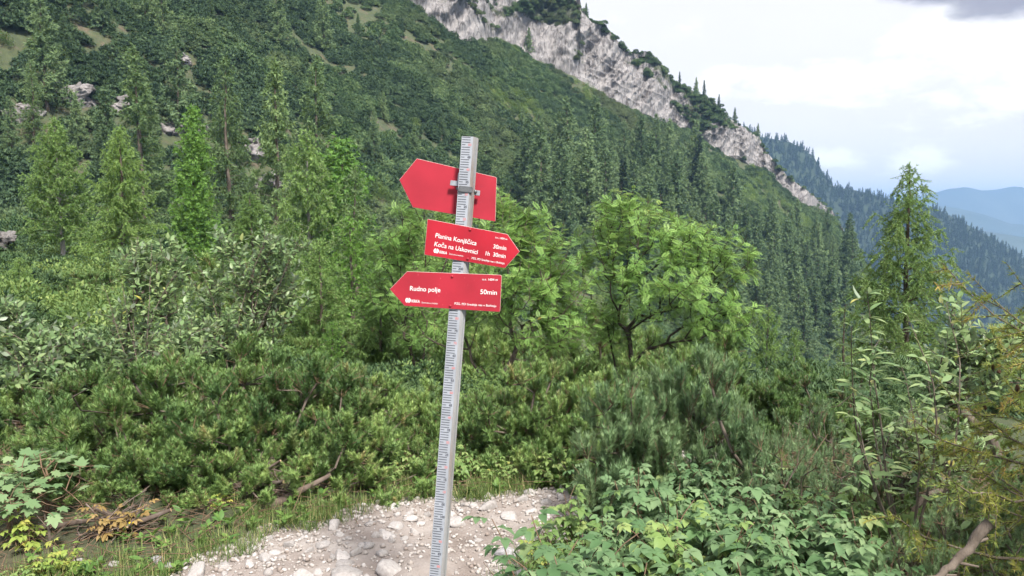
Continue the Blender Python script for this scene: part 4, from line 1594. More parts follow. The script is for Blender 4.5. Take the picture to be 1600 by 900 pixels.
mug(205, 690, 5.45, 1.8, mg[0], 'low dwarf pine directly behind the left brush heap', 1.1)
mug(310, 680, 5.5, 2.8, mg[1], 'low dwarf pine behind the yellow green sapling', 1.1)
mug(405, 680, 5.6, 3.8, mg[3], 'low dwarf pine overhanging the cut logs', 1.05)
mug(495, 670, 5.6, 4.8, mg[2], 'low dwarf pine between the cut logs and the post', 1.1)
mug(630, 655, 5.65, 5.8, mg[0], 'low dwarf pine close behind the post on its left', 1.0)
mug(800, 640, 5.90, .8, mg[2], 'low dwarf pine behind the row of raspberry plants', 1.2)
mug(905, 640, 5.60, 1.8, mg[1], 'low dwarf pine left of the pale long needled pine', 1.1)
mug(1150, 640, 5.99, 2.8, mg[3], 'dwarf pine right of the taller pale pine', 1.2)
mug(1230, 645, 6.02, 3.8, mg[0], 'dwarf pine behind the upright pine leader', 1.2)
mug(1320, 660, 5.80, 4.8, mg[1], 'dwarf pine left of the broad leaved willow', 1.1)
mug(1420, 670, 5.40, 5.8, mg[2], 'dwarf pine right of the broad leaved willow', 1.1)
mug(1560, 690, 4.90, .2, mg[3], 'dwarf pine at the right edge under the silvery willow', 1.1)
mug(1035, 620, 4.95, 1.2, mbush[0], 'long needled pine between the two pale ones', .9)
mug(1165, 640, 4.8, 2.2, mbush[0], 'long needled pine above the middle raspberries', .9)
mug(1300, 650, 4.7, 3.2, mlong[1], 'long needled pine left of the willow stems', .8)
mug(1500, 760, 3.1, 4.2, mlong[0], 'long needled pine above the dead branch', .7)
mug(1450, 735, 4.4, 1.1, mg[0], 'dwarf pine in front of the silvery willow thicket', 1.0)
mug(1545, 765, 3.7, 2.1, mg[1], 'dwarf pine in the lower right corner behind the dead branch', .9)
mug(1610, 720, 4.3, 3.1, mg[2], 'dwarf pine cut by the right edge', 1.0)
mug(1385, 760, 4.0, 4.1, mg[3], 'low dwarf pine at the foot of the willow stems', .9)
# shrubs filling the shelf edge beyond, no two with anything to tell them apart
rng = np.random.default_rng(77)
for n_, x in enumerate(np.linspace(-30, 470, 12)):
    q = rng.integers(0, 4)
    tree_at('dwarf_pine', mg[q], x + rng.uniform(-15, 15), rng.uniform(395, 470), rng.uniform(15, 21), 1.0, rng.random() * 6, ('first', 'second', 'third', 'fourth', 'fifth', 'sixth', 'seventh', 'eighth', 'ninth', 'tenth', 'eleventh', 'twelfth')[n_] + ' dwarf pine from the left in the hollow behind the willows', 'shrub', 'dwarf pines in the left hollow', 1.4)
for n_, x in enumerate(np.linspace(500, 1000, 9)):
    q = rng.integers(0, 4)
    tree_at('dwarf_pine', mg[q], x + rng.uniform(-15, 15), rng.uniform(470, 520), rng.uniform(11, 14), 1.0, rng.random() * 6, ('first', 'second', 'third', 'fourth', 'fifth', 'sixth', 'seventh', 'eighth', 'ninth')[n_] + ' dwarf pine from the left in the shade behind the rowans', 'shrub', 'dwarf pines behind the rowans', 1.2)
print('pines', time.time() - T0)

# rowans
def rowan_local(cs, base):
    return [(x - base[0], y - base[1], z - base[2], a, b, c, w) for x, y, z, a, b, c, w in cs]


def blobs(lst, Yd):
    """crown volumes from photo positions: (px, py, radius x px, radius y px, depth offset, weight)"""
    out = []
    for px, py, rx, ry, dy, w in lst:
        p = at(px, py, Yd + dy)
        k_ = (Yd + dy) / F
        out.append((p[0], p[1], p[2], rx * k_, max(rx, ry) * k_ * .8, ry * k_, w))
    return out


YR = 9.6
base = at(958, 640, YR)
cs = rowan_local(blobs([(1000, 350, 80, 45, .2, 3), (1080, 385, 70, 45, -.2, 3), (1140, 415, 48, 42, 0, 1.6), (955, 415, 55, 55, 0, 2), (1040, 440, 80, 50, -.5, 3), (1120, 490, 68, 45, 0, 2.4), (1085, 530, 70, 32, .4, 1.6), (960, 490, 50, 50, .2, 1.5), (1155, 520, 30, 30, 0, .8), (960, 320, 35, 22, 0, .8)], YR), base)
tk = [at(968, 590, YR) - base, at(985, 552, YR) - base, at(1012, 522, YR) - base]
row_r = bushy(31, (0, 0, 0), cs, ROWAN_T, .112, 8, 'rowan', 'bark_dark', 640, .15, .0025, .2, .0, tk[:1], .5, .9, 2.45, True, .10)
put('rowan_tree', row_r, base, 0, 1, 'bright green rowan with dark forked trunk, right of the red boards', 'tree')
YL = 9.2
base = at(775, 655, YL)
cs = rowan_local(blobs([(790, 370, 45, 55, 0, 2), (850, 400, 60, 55, .1, 2.6), (800, 440, 70, 45, -.3, 2.6), (880, 460, 52, 48, 0, 2), (740, 470, 50, 55, .2, 1.6), (850, 510, 70, 40, -.2, 2), (785, 320, 28, 20, 0, .6), (830, 345, 30, 25, 0, .8), (660, 470, 60, 60, .5, 1.4), (905, 510, 40, 40, .3, 1)], YL), base)
tk = [at(783, 610, YL) - base, at(790, 570, YL) - base, at(795, 540, YL) - base]
row_l = bushy(32, (0, 0, 0), cs, ROWAN_T, .108, 8, 'rowan', 'bark', 620, .15, .0025, .2, .0, tk[:1], .5, .9, 2.45, True, .12)
put('rowan_tree', row_l, base, 0, 1, 'rowan with tangled grey stems, close behind the red boards', 'tree')
YB = 10.8
base = at(640, 600, YB)
cs = rowan_local(blobs([(640, 345, 35, 40, 0, 1.4), (620, 390, 50, 45, 0, 2), (680, 420, 55, 45, .2, 2), (620, 450, 55, 45, 0, 2), (760, 330, 40, 30, 0, 1), (650, 510, 60, 40, 0, 1.4)], YB), base)
row_b = bushy(33, (0, 0, 0), cs, ROWAN_T, .12, 7, 'rowan', 'bark_dark', 300, .18, .0026, .2, .15, None, .5, .9, 2.45, True, .12)
put('rowan_tree', row_b, base, 0, 1, 'rowan farther back, showing left of the post between the boards', 'tree')
print('rowans', time.time() - T0)

# willows
def willow(px, py, Yd, bl, n, seed, label, leaf=.075, per=9, mat='willow', lean=.6, tmpl=LEAF, rt=.003):
    base = at(px, py, Yd)
    base[2] = float(zt(np.array(base[0]), np.array(base[1]))) - .05
    cs = rowan_local(blobs(bl, Yd), base)
    w = bushy(seed, (0, 0, 0), cs, tmpl, leaf, per, mat, 'bark', n, .16, rt, .20, .1, None, .3, .45, 2.3, False, .14, lean)
    return put('willow_shrub', w, base, 0, 1, label, 'shrub')


willow(380, 640, 8.2, [(420, 400, 34, 45, 0, 1), (390, 440, 48, 50, 0, 2), (440, 470, 45, 50, .2, 2), (380, 520, 60, 45, -.1, 2.2), (455, 385, 30, 16, 0, .5), (350, 385, 18, 28, 0, .5)], 290, 41, 'willow shrub with grey green leaves, tallest left of the post')
willow(240, 650, 7.6, [(215, 420, 28, 40, 0, 1), (245, 460, 55, 45, 0, 2), (210, 520, 50, 45, .2, 1.6), (280, 540, 55, 40, -.2, 1.6), (265, 400, 22, 22, 0, .5)], 250, 42, 'willow shrub in the middle of the left side, below the drooping larch')
willow(60, 680, 7.0, [(30, 530, 55, 45, 0, 2), (100, 545, 50, 35, 0, 2), (150, 570, 45, 35, .2, 1.4), (60, 590, 70, 35, -.2, 2), (15, 490, 30, 30, 0, .8)], 260, 43, 'willow shrub at the left edge above the maple sapling', .08)
willow(330, 680, 8.8, [(320, 520, 55, 50, 0, 2), (330, 460, 30, 40, 0, 1), (300, 570, 60, 30, 0, 1)], 160, 44, 'low willow between the two tall left willows')
def sprouts(px, Yd, stems, seed, label, leaf=.1, gap=.028, tmpl=None, mat='willow', name='willow_shrub'):
    """upright shoots from one stool; stems = [(px, py, depth offset)] of their tips"""
    rg_s = np.random.default_rng(seed)
    base = onto(px, Yd, 700)
    b, wd = MB(), MB()
    tmpl = tmpl or leaf_t(.16, .3, .3, 3)
    for tx, ty, dy in stems:
        tip = at(tx, ty, Yd + dy) - base
        K = 14
        t = np.linspace(0, 1, K)
        sidev = rg_s.normal(0, .10, 3)
        p = tip * t[:, None] + np.outer(np.sin(t * math.pi), sidev) + np.cumsum(rg_s.normal(0, .004, (K, 3)), 0)
        r0 = .0035 + .0035 * np.linalg.norm(tip)
        rr_ = r0 * (1 - .82 * t)
        wd.tubes(p[:-1], p[1:], rr_[:-1], rr_[1:], 6)
        ln = np.linalg.norm(tip)
        n_ = int(ln * .72 / gap)
        tt = np.linspace(.28, 1.0, n_)
        pos = np.stack([np.interp(tt, t, p[:, a]) for a in range(3)], -1)
        ax_ = nrm(np.gradient(pos, axis=0))
        az_ = np.arange(n_) * 2.4 + rg_s.random() * 6
        sd_ = np.stack((np.cos(az_), np.sin(az_), np.zeros(n_)), -1)
        # side twigs carry some leaves outwards
        reach = np.where(rg_s.random(n_) < .5, rg_s.uniform(.03, .16, n_), 0.0) * (1.25 - tt)
        pos2 = pos + sd_ * reach[:, None] + ax_ * (reach * .6)[:, None]
        q = reach > 0
        wd.tubes(pos[q], pos2[q], np.full(q.sum(), .0018), np.full(q.sum(), .0012), 3)
        d = nrm(sd_ * .9 + ax_ * rg_s.uniform(.2, 1.0, (n_, 1)) + rg_s.normal(0, .15, (n_, 3)))
        R = frames(d, (0, 0, 1) + rg_s.normal(0, .35, (n_, 3)))
        b.place(tmpl[0], tmpl[1], pos2, R, leaf * rg_s.uniform(.6, 1.15, n_) * (1.1 - .45 * tt), rg_s.random(n_))
        for m_ in range(2):
            az2 = az_ + rg_s.uniform(.6, 2.0, n_)
            d2 = nrm(np.stack((np.cos(az2), np.sin(az2), rg_s.uniform(-.1, .6, n_)), -1))
            b.place(tmpl[0], tmpl[1], pos2[q], frames(d2[q], (0, 0, 1) + rg_s.normal(0, .35, (q.sum(), 3))), leaf * rg_s.uniform(.45, .9, q.sum()), rg_s.random(q.sum()))
    return put(name, [('stem', wd.mesh('stem', M['bark'], True)), ('foliage', b.mesh('foliage', M[mat], True))], base, 0, 1, label, 'shrub')


sprouts(1428, 3.5, [(1352, 462, .1), (1338, 520, 0), (1375, 540, -.1), (1425, 490, .2), (1400, 570, 0), (1480, 478, .5), (1330, 600, .1), (1450, 590, .3)], 71, 'broad leaved willow with two pale stems in front of the lone larch', .105, .034)
sprouts(365, 8.0, [(430, 345, 0), (415, 352, .2), (470, 357, .1), (345, 372, .1), (300, 395, .3), (455, 400, 0), (395, 380, 0)], 72, 'willow shoots rising above the tallest left willow', .085, .035)
sprouts(230, 7.4, [(213, 365, 0), (185, 420, .1), (240, 380, .2), (290, 400, .1), (160, 445, .2)], 73, 'willow shoots rising above the middle left willow', .085, .035)
0 and willow(1395, 900, 3.4, [(1365, 520, 26, 45, 0, 1.2), (1400, 560, 42, 42, 0, 1.4), (1420, 500, 20, 30, 0, .5), (1360, 590, 40, 40, 0, 1.4), (1400, 640, 50, 40, .1, 1.2), (1450, 600, 26, 34, .2, .6)], 58, 45, 'broad leaved willow with two pale stems in front of the lone larch', .09, 6, tmpl=leaf_t(.17, .3, .3, 3), rt=.0017)
willow(1555, 800, 5.2, [(1540, 540, 45, 28, 0, 2), (1590, 530, 30, 30, 0, 1), (1500, 560, 40, 35, 0, 1.6), (1480, 610, 45, 35, .2, 1.4), (1560, 590, 50, 30, .2, 1.4), (1500, 500, 16, 25, 0, .4)], 210, 46, 'silvery willow thicket at the right edge below the lone larch', .07)
willow(1430, 900, 3.9, [(1440, 690, 50, 45, 0, 1.5), (1490, 720, 50, 45, .2, 1.5), (1400, 720, 40, 40, .1, 1)], 110, 47, 'small leaved willow under the broad leaved one', .042, 9)
print('willows', time.time() - T0)

# raspberries
rb_ = [raspberry(200 + i, 11, .78, .36, 'raspberry', .125, 12) for i in range(5)] + [raspberry(206, 10, .78, .36, 'raspberry_light', .115, 11), raspberry(207, 12, .78, .4, 'raspberry', .10, 14)]
rng = np.random.default_rng(9)
names = [(905, 738, 4.1, 'raspberry bush nearest the path edge, at the left of the thicket'), (960, 718, 4.4, 'raspberry bush below the pale long needled pine'),
         (885, 790, 3.7, 'raspberry bush overhanging the path at its right side'), (960, 770, 3.6, 'raspberry bush with a dark hollow beneath, right of the path')]
for x, y, Yd, lab in names:
    tree_at('raspberry_bush', rb_[(5, 0, 5, 6)[names.index((x, y, Yd, lab))]], x, y, Yd, .74, rng.random() * 6, lab, 'shrub', None, .95)
ORD = ('first', 'second', 'third', 'fourth', 'fifth', 'sixth', 'seventh', 'eighth', 'ninth', 'tenth', 'eleventh', 'twelfth')
for Yd, xs, y0, row in ((4.9, (960, 1020, 1090, 1160, 1240, 1320, 1400, 1480), 712, 'hindmost row, right under the pines'), (4.5, (1000, 1060, 1120, 1200, 1290, 1350), 720, 'second row from the pines'),
                        (4.1, (1040, 1110, 1190, 1270), 735, 'third row from the pines'), (3.6, (1060, 1150, 1230, 1320, 1390), 745, 'middle row of the thicket'),
                        (3.15, (930, 1020, 1110, 1200, 1290, 1370), 800, 'second row from the bottom edge'), (2.75, (900, 985, 1080, 1180, 1280, 1370), 850, 'front row at the bottom edge')):
    for q, x in enumerate(xs):
        tree_at('raspberry_bush', rb_[rng.integers(0, 7)], x + rng.uniform(-20, 20), y0 + rng.uniform(-35, 30), Yd + rng.uniform(-.15, .15), .74, rng.random() * 6,
                '%s raspberry bush from the path, %s' % (ORD[q], row), 'shrub', 'raspberry bushes of the lower right thicket', 1.05)
ry = [raspberry(230 + i, 5, .55, .28, 'raspberry_yellow', .11, 8) for i in range(2)]
ro = raspberry(240, 6, .5, .2, 'raspberry_orange', .10, 9)
rg_ = [raspberry(250 + i, 12, .55, .34, 'raspberry_light', .10, 11) for i in range(2)]
for x, y, Yd, v, lab in ((340, 755, 4.95, ry[0], 'yellow green raspberry sapling left of the brush heap'), (30, 770, 4.3, ry[1], 'yellow green bramble at the left edge under the maple'), (60, 840, 3.9, ry[0], 'yellowish bramble in the bottom left corner'), (110, 825, 4.0, ry[1], 'yellowish bramble right of the corner one'),
                         (172, 752, 4.5, ro, 'orange withered sapling by the left brush heap'), (600, 712, 5.35, rg_[0], 'dull raspberry plant under the dwarf pines left of the post'), (640, 695, 5.45, rg_[1], 'raspberry plant touching the post from behind'),
                         (718, 688, 5.5, rg_[0], 'raspberry plant just right of the post'), (770, 700, 5.45, rg_[1], 'raspberry plant right of the post behind the slanting white boulder'), (815, 694, 5.5, rg_[1], 'raspberry plant in the middle of the row behind the path'),
                         (865, 688, 5.45, rg_[0], 'raspberry plant at the right of the row behind the path'), (560, 742, 5.3, ry[0], 'small yellowish sapling at the path edge left of the post'), (465, 770, 5.1, ry[1], 'tiny sapling beside the cut logs'), (130, 790, 4.7, rg_[0], 'raspberry plant between the maple and the orange sapling'), (235, 815, 4.6, rg_[1], 'raspberry plant right of the left brush heap'), (285, 800, 4.9, rg_[0], 'raspberry plant left of the yellow green sapling'), (255, 850, 4.25, rg_[1], 'low raspberry plant above the grey stones at lower left'), (150, 862, 4.1, rg_[0], 'low raspberry plant in front of the left brush heap'), (35, 868, 3.8, rg_[1], 'raspberry plant in the very corner at lower left'), (330, 838, 4.55, rg_[1], 'low raspberry plant below the yellow green sapling'), (520, 772, 5.2, rg_[1], 'raspberry plant over the flat white stone'), (1050, 820, 3.3, rg_[1], 'small raspberry sprout within the thicket'), (845, 815, 4.1, ry[0], 'thin sprout with yellow leaves growing on the gravel')):
    tree_at('raspberry_plant', v, x, y, Yd, .52, rng.random() * 6, lab, 'plant', None, 1.0)


def maple_sapling(seed):
    rg = np.random.default_rng(seed)
    n = 85
    tg = np.stack((rg.normal(0, .22, n), rg.normal(0, .18, n), .78 - .3 * rg.random(n) ** 1.5), -1)
    tg[:, 2] -= .8 * (tg[:, 0] ** 2 + tg[:, 1] ** 2)
    P, par, rad, tips, td = skeleton((0, 0, -.03), tg, rg, .12, .4, .1, .1, .003)
    b = MB()
    d = nrm(td * (1, 1, .1) + rg.normal(0, .25, td.shape) + (0, 0, -.15))
    b.place(MAPLE[0], MAPLE[1], P[tips], frames(d, (0, 0, 1) + rg.normal(0, .18, d.shape)), rg.uniform(.075, .125, n), rg.random(n))
    return [('stem', limb_mesh(P, par, rad, 'stem', M['twig'])), ('foliage', b.mesh('foliage', M['maple'], True))]


mp_ = maple_sapling(3)
tree_at('maple_sapling', mp_, 55, 698, 4.7, .78, 0, 'sycamore maple sapling with broad lobed leaves at the left edge', 'plant', None, 1.15)
tree_at('maple_sapling', mp_, 10, 735, 4.4, .78, 2.5, 'lower maple sapling cut by the left edge', 'plant', None, 1.1)
print('raspberry', time.time() - T0)


# ------------------------------------------------------------------ the path, its gravel, stones and grass
def z_path(x, y):
    d = path_d(x, y)
    z = zt(x, y)
    return z + .012 + .10 * (fbm(x / .45, y / .45, 0, 5, 19, .6) - .5) - .03 * sstep(.1, -.4, d) - .05 * sstep(.05, .24, d)


gx, gy = np.meshgrid(np.arange(-3.2, 4.4, .035), np.arange(1.2, 7.2, .035), indexing='ij')
gz = z_path(gx, gy)
gd = path_d(gx, gy)
b = MB()
n, m = gx.shape
i = np.arange(n - 1)[:, None] * m + np.arange(m - 1)[None]
q = np.stack((i, i + m, i + m + 1, i, i + m + 1, i + 1), -1).reshape(-1, 6)
okq = (gd[:-1, :-1] < .30).ravel()
q = q[okq]
b.add(np.stack((gx, gy, gz), -1).reshape(-1, 3), np.concatenate((q[:, :3], q[:, 3:])))
M['path'] = surface('trodden limestone dirt', [(.28, (.165, .132, .112)), (.45, (.25, .212, .19)), (.6, (.325, .288, .264)), (.78, (.43, .40, .378))], 2.6, .95, .9, 60, detail=10, coord='World')
tag(link('path', b.mesh('path', M['path'], True)), 'stony footpath', None, None, 'structure')

# gravel too small to pick apart
rng = np.random.default_rng(3)
stones = [rock_mesh(300 + i, 1, .7, .3) for i in range(8)]
peb = []
for me in stones[:5]:
    v = np.zeros(len(me.vertices) * 3)
    me.vertices.foreach_get('co', v)
    f = np.zeros(len(me.loops), np.int32)
    me.loops.foreach_get('vertex_index', f)
    peb.append((v.reshape(-1, 3), f.reshape(-1, 3)))
N_ = 70000
gxp, gyp = rng.uniform(-3, 3.4, N_), rng.uniform(1.8, 6.9, N_)
dd = path_d(gxp, gyp)
dens = np.where(dd < .16, .45 + .55 * sstep(-.42, -.05, dd) , 0) * sstep(.30, .55, fbm(gxp / .45, gyp / .45, 0, 3, 29) + .22 * sstep(-.4, 0, dd) + .10)
kp = rng.random(N_) < dens
gxp, gyp = gxp[kp], gyp[kp]
gs = .005 + .020 * rng.random(len(gxp)) ** 3.0
b = MB()
pk = rng.integers(0, 5, len(gxp))
ps = np.stack((gxp, gyp, z_path(gxp, gyp) + gs * .3), -1)
R = frames(np.stack((np.cos(gxp * 99), np.sin(gxp * 99), np.zeros(len(gxp))), -1), (0, 0, 1) + rng.normal(0, .3, (len(gxp), 3)))
tr_ = rng.random(len(gxp))
for i in range(5):
    q = pk == i
    b.place(peb[i][0], peb[i][1], ps[q], R[q], gs[q], tr_[q])
M['gravel'] = foliage('limestone gravel', [(0, (.33, .27, .235)), (.4, (.46, .415, .38)), (1, (.62, .58, .555))], .9, 0, vary=0, gain=.70)
tag(link('gravel', b.mesh('gravel', M['gravel'])), 'fine pale limestone gravel strewn over the footpath', None, None, 'stuff')


def on_path(px, py, y0=2.0):
    d = ray(px, py)
    Yq = np.linspace(1.8, 8, 1500)
    Xq = Yq * d[0] / d[1]
    zz = np.where(path_d(Xq, Yq) < .2, z_path(Xq, Yq), zt(Xq, Yq))
    k_ = np.argmax(H + Yq * d[2] / d[1] < zz)
    return np.array((Xq[k_], Yq[k_], zz[k_]))


big = [(762, 786, 36, 'white boulder with a slanting face at the far edge of the path'), (741, 787, 15, 'small cream stone left of the slanting white boulder'), (714, 808, 34, 'flat pale slab just right of the post'), (797, 802, 30, 'long low stone right of the flat slab'),
       (790, 862, 34, 'grey blue boulder on the right of the path'), (605, 887, 38, 'brownish stone set in the dirt left of the post'), (535, 891, 52, 'large white stone at the bottom edge'), (475, 895, 34, 'white stone left of the large one at the bottom edge'),
       (498, 893, 20, 'narrow upright stone between the two white bottom stones'), (602, 832, 28, 'white stone in the row along the left path edge'), (620, 818, 24, 'pale stone near the top of the left row'), (521, 819, 30, 'flat white stone lying in the grass'),
       (308, 887, 34, 'rounded white boulder at the bottom left of the path'), (246, 873, 24, 'grey stone in the grass left of the path'), (265, 884, 24, 'second grey stone in the grass at lower left'), (120, 878, 26, 'half hidden stone under the bottom left brambles'),
       (532, 864, 28, 'angular pale stone in the middle of the left gravel'), (540, 877, 30, 'tan stone touching the large white one'), (641, 800, 18, 'stone at the very top of the left row'), (455, 848, 20, 'round white stone on the left verge'),
       (430, 860, 18, 'pale stone left of the round white one'), (875, 772, 22, 'stone at the far right where the path turns'), (905, 775, 16, 'pale stone at the raspberry edge where the path turns'), (840, 838, 24, 'flat stone near the right path edge'),
       (565, 848, 18, 'cream stone in the left gravel below the row'), (648, 830, 20, 'stone beside the post on its left'), (815, 892, 26, 'buried tan stone at the bottom right of the path'), (180, 878, 16, 'small flat stone beneath the left brush heap')]
stones2 = [rock_mesh(320 + i, 3, .68, .35) for i in range(7)]
rgrey = rock_mesh(340, 3, .72, .3, 'rock_grey')
taken = []
for i, (x, y, w, lab) in enumerate(big):
    p = on_path(x, y + w * .22)
    r_ = w * .5 * p[1] / F * 1.3
    taken.append((p[0], p[1], r_))
    grey = 'grey' in lab
    put('stone', [('stone', rgrey if grey else stones2[i % 7])], p + (0, 0, r_ * .08), rng.random() * 6.28, (r_, r_, r_ * rng.uniform(.85, 1.1)), lab, 'stone')
for q, (x, y, w) in enumerate(((590, 838, 22), (575, 853, 24), (642, 811, 22), (656, 819, 20), (668, 806, 18), (558, 864, 22), (503, 852, 26), (482, 862, 20), (415, 874, 26), (388, 883, 20), (350, 886, 22), (442, 874, 20), (692, 820, 22), (832, 800, 22), (815, 782, 24), (852, 787, 20), (780, 826, 20), (747, 845, 18), (612, 846, 20), (728, 790, 16), (630, 842, 16), (520, 872, 20))):
    p = on_path(x, y)
    r_ = w * .5 * p[1] / F * 1.25
    taken.append((p[0], p[1], r_))
    put('stone', [('stone', stones2[q % 7])], p + (0, 0, r_ * .1), rng.random() * 6.28, (r_, r_ * rng.uniform(.7, 1), r_ * rng.uniform(.7, 1.0)), 'pale angular rock in the loose row bordering the path', 'stone', 'rocks bordering the path')
cnt = 0
tries = 0
while cnt < 245 and tries < 9000:
    tries += 1
    x, y = rng.uniform(-2.6, 1.2), rng.uniform(3.4, 5.9)
    d_ = float(path_d(np.array(x), np.array(y)))
    if d_ > .12 or rng.random() > (.10 + .90 * float(sstep(-.35, -.02, d_))):
        continue
    r_ = .018 + .055 * rng.random() ** 1.9
    if any((x - a) ** 2 + (y - c) ** 2 < (r_ + e) ** 2 * .7 for a, c, e in taken):
        continue
    taken.append((x, y, r_))
    z_ = float(z_path(np.array(x), np.array(y)))
    o = put('stone', [('stone', stones[rng.integers(0, 8)])], (x, y, z_ + r_ * .05), rng.random() * 6.28, (r_, r_ * rng.uniform(.8, 1.1), r_ * rng.uniform(.7, 1.1)), 'small pale limestone chunk lying loose on the stony path', 'stone', 'loose chunks on the path')
    cnt += 1
print('stones', time.time() - T0, cnt)

# grass and dry stems along the verge
b = MB()
N_ = 30000
x_, y_ = rng.uniform(-4.0, 2.2, N_), rng.uniform(3.0, 6.6, N_)
d_ = path_d(x_, y_)
gn = fbm(x_ / .4, y_ / .4, 0, 3, 39)
kp = (d_ > -.02) & (d_ < .8) & (rng.random(N_) < .75 * sstep(.46, .62, gn + .15 * sstep(.5, .05, d_))) & ~((x_ > .25) & (y_ < 4.9))
x_, y_ = x_[kp], y_[kp]
n = len(x_)
K = 7
px2 = np.repeat(x_, K) + rng.normal(0, .02, n * K)
py2 = np.repeat(y_, K) + rng.normal(0, .02, n * K)
pz2 = zt(px2, py2) - .005
az = rng.random(n * K) * 6.28
lean = rng.uniform(.2, 1.6, n * K)
d = nrm(np.stack((np.cos(az) * lean, np.sin(az) * lean, np.ones(n * K)), -1))
blade = T([(-.02, 0, 0), (.02, 0, 0), (-.014, .55, .02), (.014, .55, .02), (0, 1, -.12)], [(0, 1, 3), (0, 3, 2), (2, 3, 4)])
hl = rng.uniform(.04, .14, n * K)
b.place(blade[0] * (.9, 1, 1.6), blade[1], np.stack((px2, py2, pz2), -1), frames(d, np.stack((np.cos(az), np.sin(az), np.zeros(n * K)), -1)), hl, rng.random(n * K))
tag(link('grass', b.mesh('grass', M['grass'])), 'short green and straw coloured grass along the edge of the path', None, None, 'stuff')
print('grass', n * K, time.time() - T0)

# low herbs on the verge and litter under the pines
b = MB()
N_ = 620
x_, y_ = rng.uniform(-4.0, 1.2, N_), rng.uniform(3.6, 6.0, N_)
d_ = path_d(x_, y_)
kp = (d_ > .08) & (d_ < .9) & ~((x_ > .25) & (y_ < 4.9))
x_, y_ = x_[kp], y_[kp]
K = 8
px2, py2 = np.repeat(x_, K), np.repeat(y_, K)
az = np.tile(np.arange(K) * 2.4, len(x_)) + np.repeat(rng.random(len(x_)) * 6, K)
d = np.stack((np.cos(az), np.sin(az), rng.uniform(.2, 1.1, len(az))), -1)
b.place(LEAF[0], LEAF[1], np.stack((px2, py2, zt(px2, py2) + rng.uniform(0, .05, len(px2))), -1), frames(d, (0, 0, 1) + rng.normal(0, .25, d.shape)), rng.uniform(.03, .08, len(px2)), rng.random(len(px2)))
tag(link('weeds', b.mesh('weeds', M['herb'])), 'low broad leaved weeds growing in the verge', None, None, 'stuff')
b = MB()
N_ = 7000
x_, y_ = rng.uniform(-4.5, 3, N_), rng.uniform(3.4, 7.5, N_)
kp = path_d(x_, y_) > .1
x_, y_ = x_[kp], y_[kp]
az = rng.random(len(x_)) * 6.28
dd_ = np.stack((np.cos(az), np.sin(az), rng.normal(.1, .25, len(x_))), -1)
p0 = np.stack((x_, y_, zt(x_, y_) + rng.uniform(.0, .06, len(x_))), -1)
b.tubes(p0, p0 + dd_ * rng.uniform(.05, .28, (len(x_), 1)), np.full(len(x_), .003), np.full(len(x_), .0015), 3)
tag(link('litter', b.mesh('litter', M['twig'])), 'dead twigs and needles littering the ground under the dwarf pines', None, None, 'stuff')


# ------------------------------------------------------------------ brush heaps, dead branches
def stick_mesh(rg, L_, r, mat, bend=.12, sides=6, forks=1):
    b = MB()
    K = 6
    t = np.linspace(0, 1, K)
    p = np.stack((t * L_ - L_ / 2, np.cumsum(rg.normal(0, bend * L_ / K, K)), np.cumsum(rg.normal(0, bend * L_ / K, K))), -1)
    rr_ = r * (1 - .6 * t)
    b.tubes(p[:-1], p[1:], rr_[:-1], rr_[1:], sides)
    a = np.arange(sides) * 2 * math.pi / sides
    for e, (c, r2) in enumerate(((p[0], rr_[0]), (p[-1], rr_[-1]))):
        ring = c + np.stack((np.zeros(sides), np.cos(a) * r2, np.sin(a) * r2), -1)
        fv = np.concatenate(([c], ring))
        fi_ = np.array([(0, 1 + q, 1 + (q + 1) % sides) for q in range(sides)])
        b.add(fv, fi_, .5, 1)
    for _ in range(forks):
        k_ = rg.integers(1, K - 1)
        d = nrm(np.array((.6, rg.normal(0, .7), rg.normal(0, .7))))
        b.tubes([p[k_]], [p[k_] + d * L_ * rg.uniform(.15, .35)], [rr_[k_] * .6], [rr_[k_] * .2], 4)
    return b.mesh('stick', [M[mat], M['cut']], True)


rg = np.random.default_rng(8)
thin = [stick_mesh(rg, rg.uniform(.3, .6), rg.uniform(.004, .009), 'deadwood', .2, 5, 2) for _ in range(8)]
thick = [stick_mesh(rg, rg.uniform(.4, .6), rg.uniform(.018, .032), 'deadwood', .06, 8, 1) for _ in range(4)]


def heap(px, py, Yd, w, n, label, logs):
    c = onto(px, Yd, py)
    o = tag(link('brush_heap', None, None, c), label, 'brush heap')
    for q in range(n):
        s_ = link('stick', thin[rg.integers(0, 8)], o, (rg.normal(0, w), rg.normal(0, w * .5), abs(rg.normal(.02, .06))), 0, rg.uniform(.45, .9))
        s_.rotation_euler = (rg.random() * 6, rg.normal(-.1, .4), rg.normal(.2, .8))
    for q, (dx, dy, dz, ry_, rz_, s2) in enumerate(logs):
        s_ = link('log', thick[q % 4], o, (dx, dy, dz), 0, s2)
        s_.rotation_euler = (0, ry_, rz_)


heap(410, 795, 5.1, .11, 60, 'heap of cut branches and two sawn logs under the dwarf pines', [(-.08, 0, .14, -.55, -.2, 1.0), (.22, -.12, .06, -.35, .35, 1.15), (0, .05, .08, -.2, -.5, .9)])
heap(195, 852, 4.55, .10, 46, 'heap of dead sticks beside the orange sapling', [(-.22, 0, .07, -.1, .2, 1.0), (.06, -.05, .06, -.3, .1, .95), (-.1, .1, .05, .2, -.4, .8)])
heap(735, 705, 6.4, .18, 34, 'tangle of dry brown twigs behind the row of raspberry plants', [])
heap(915, 725, 5.9, .14, 26, 'dark twig tangle at the foot of the long needled pine', [])


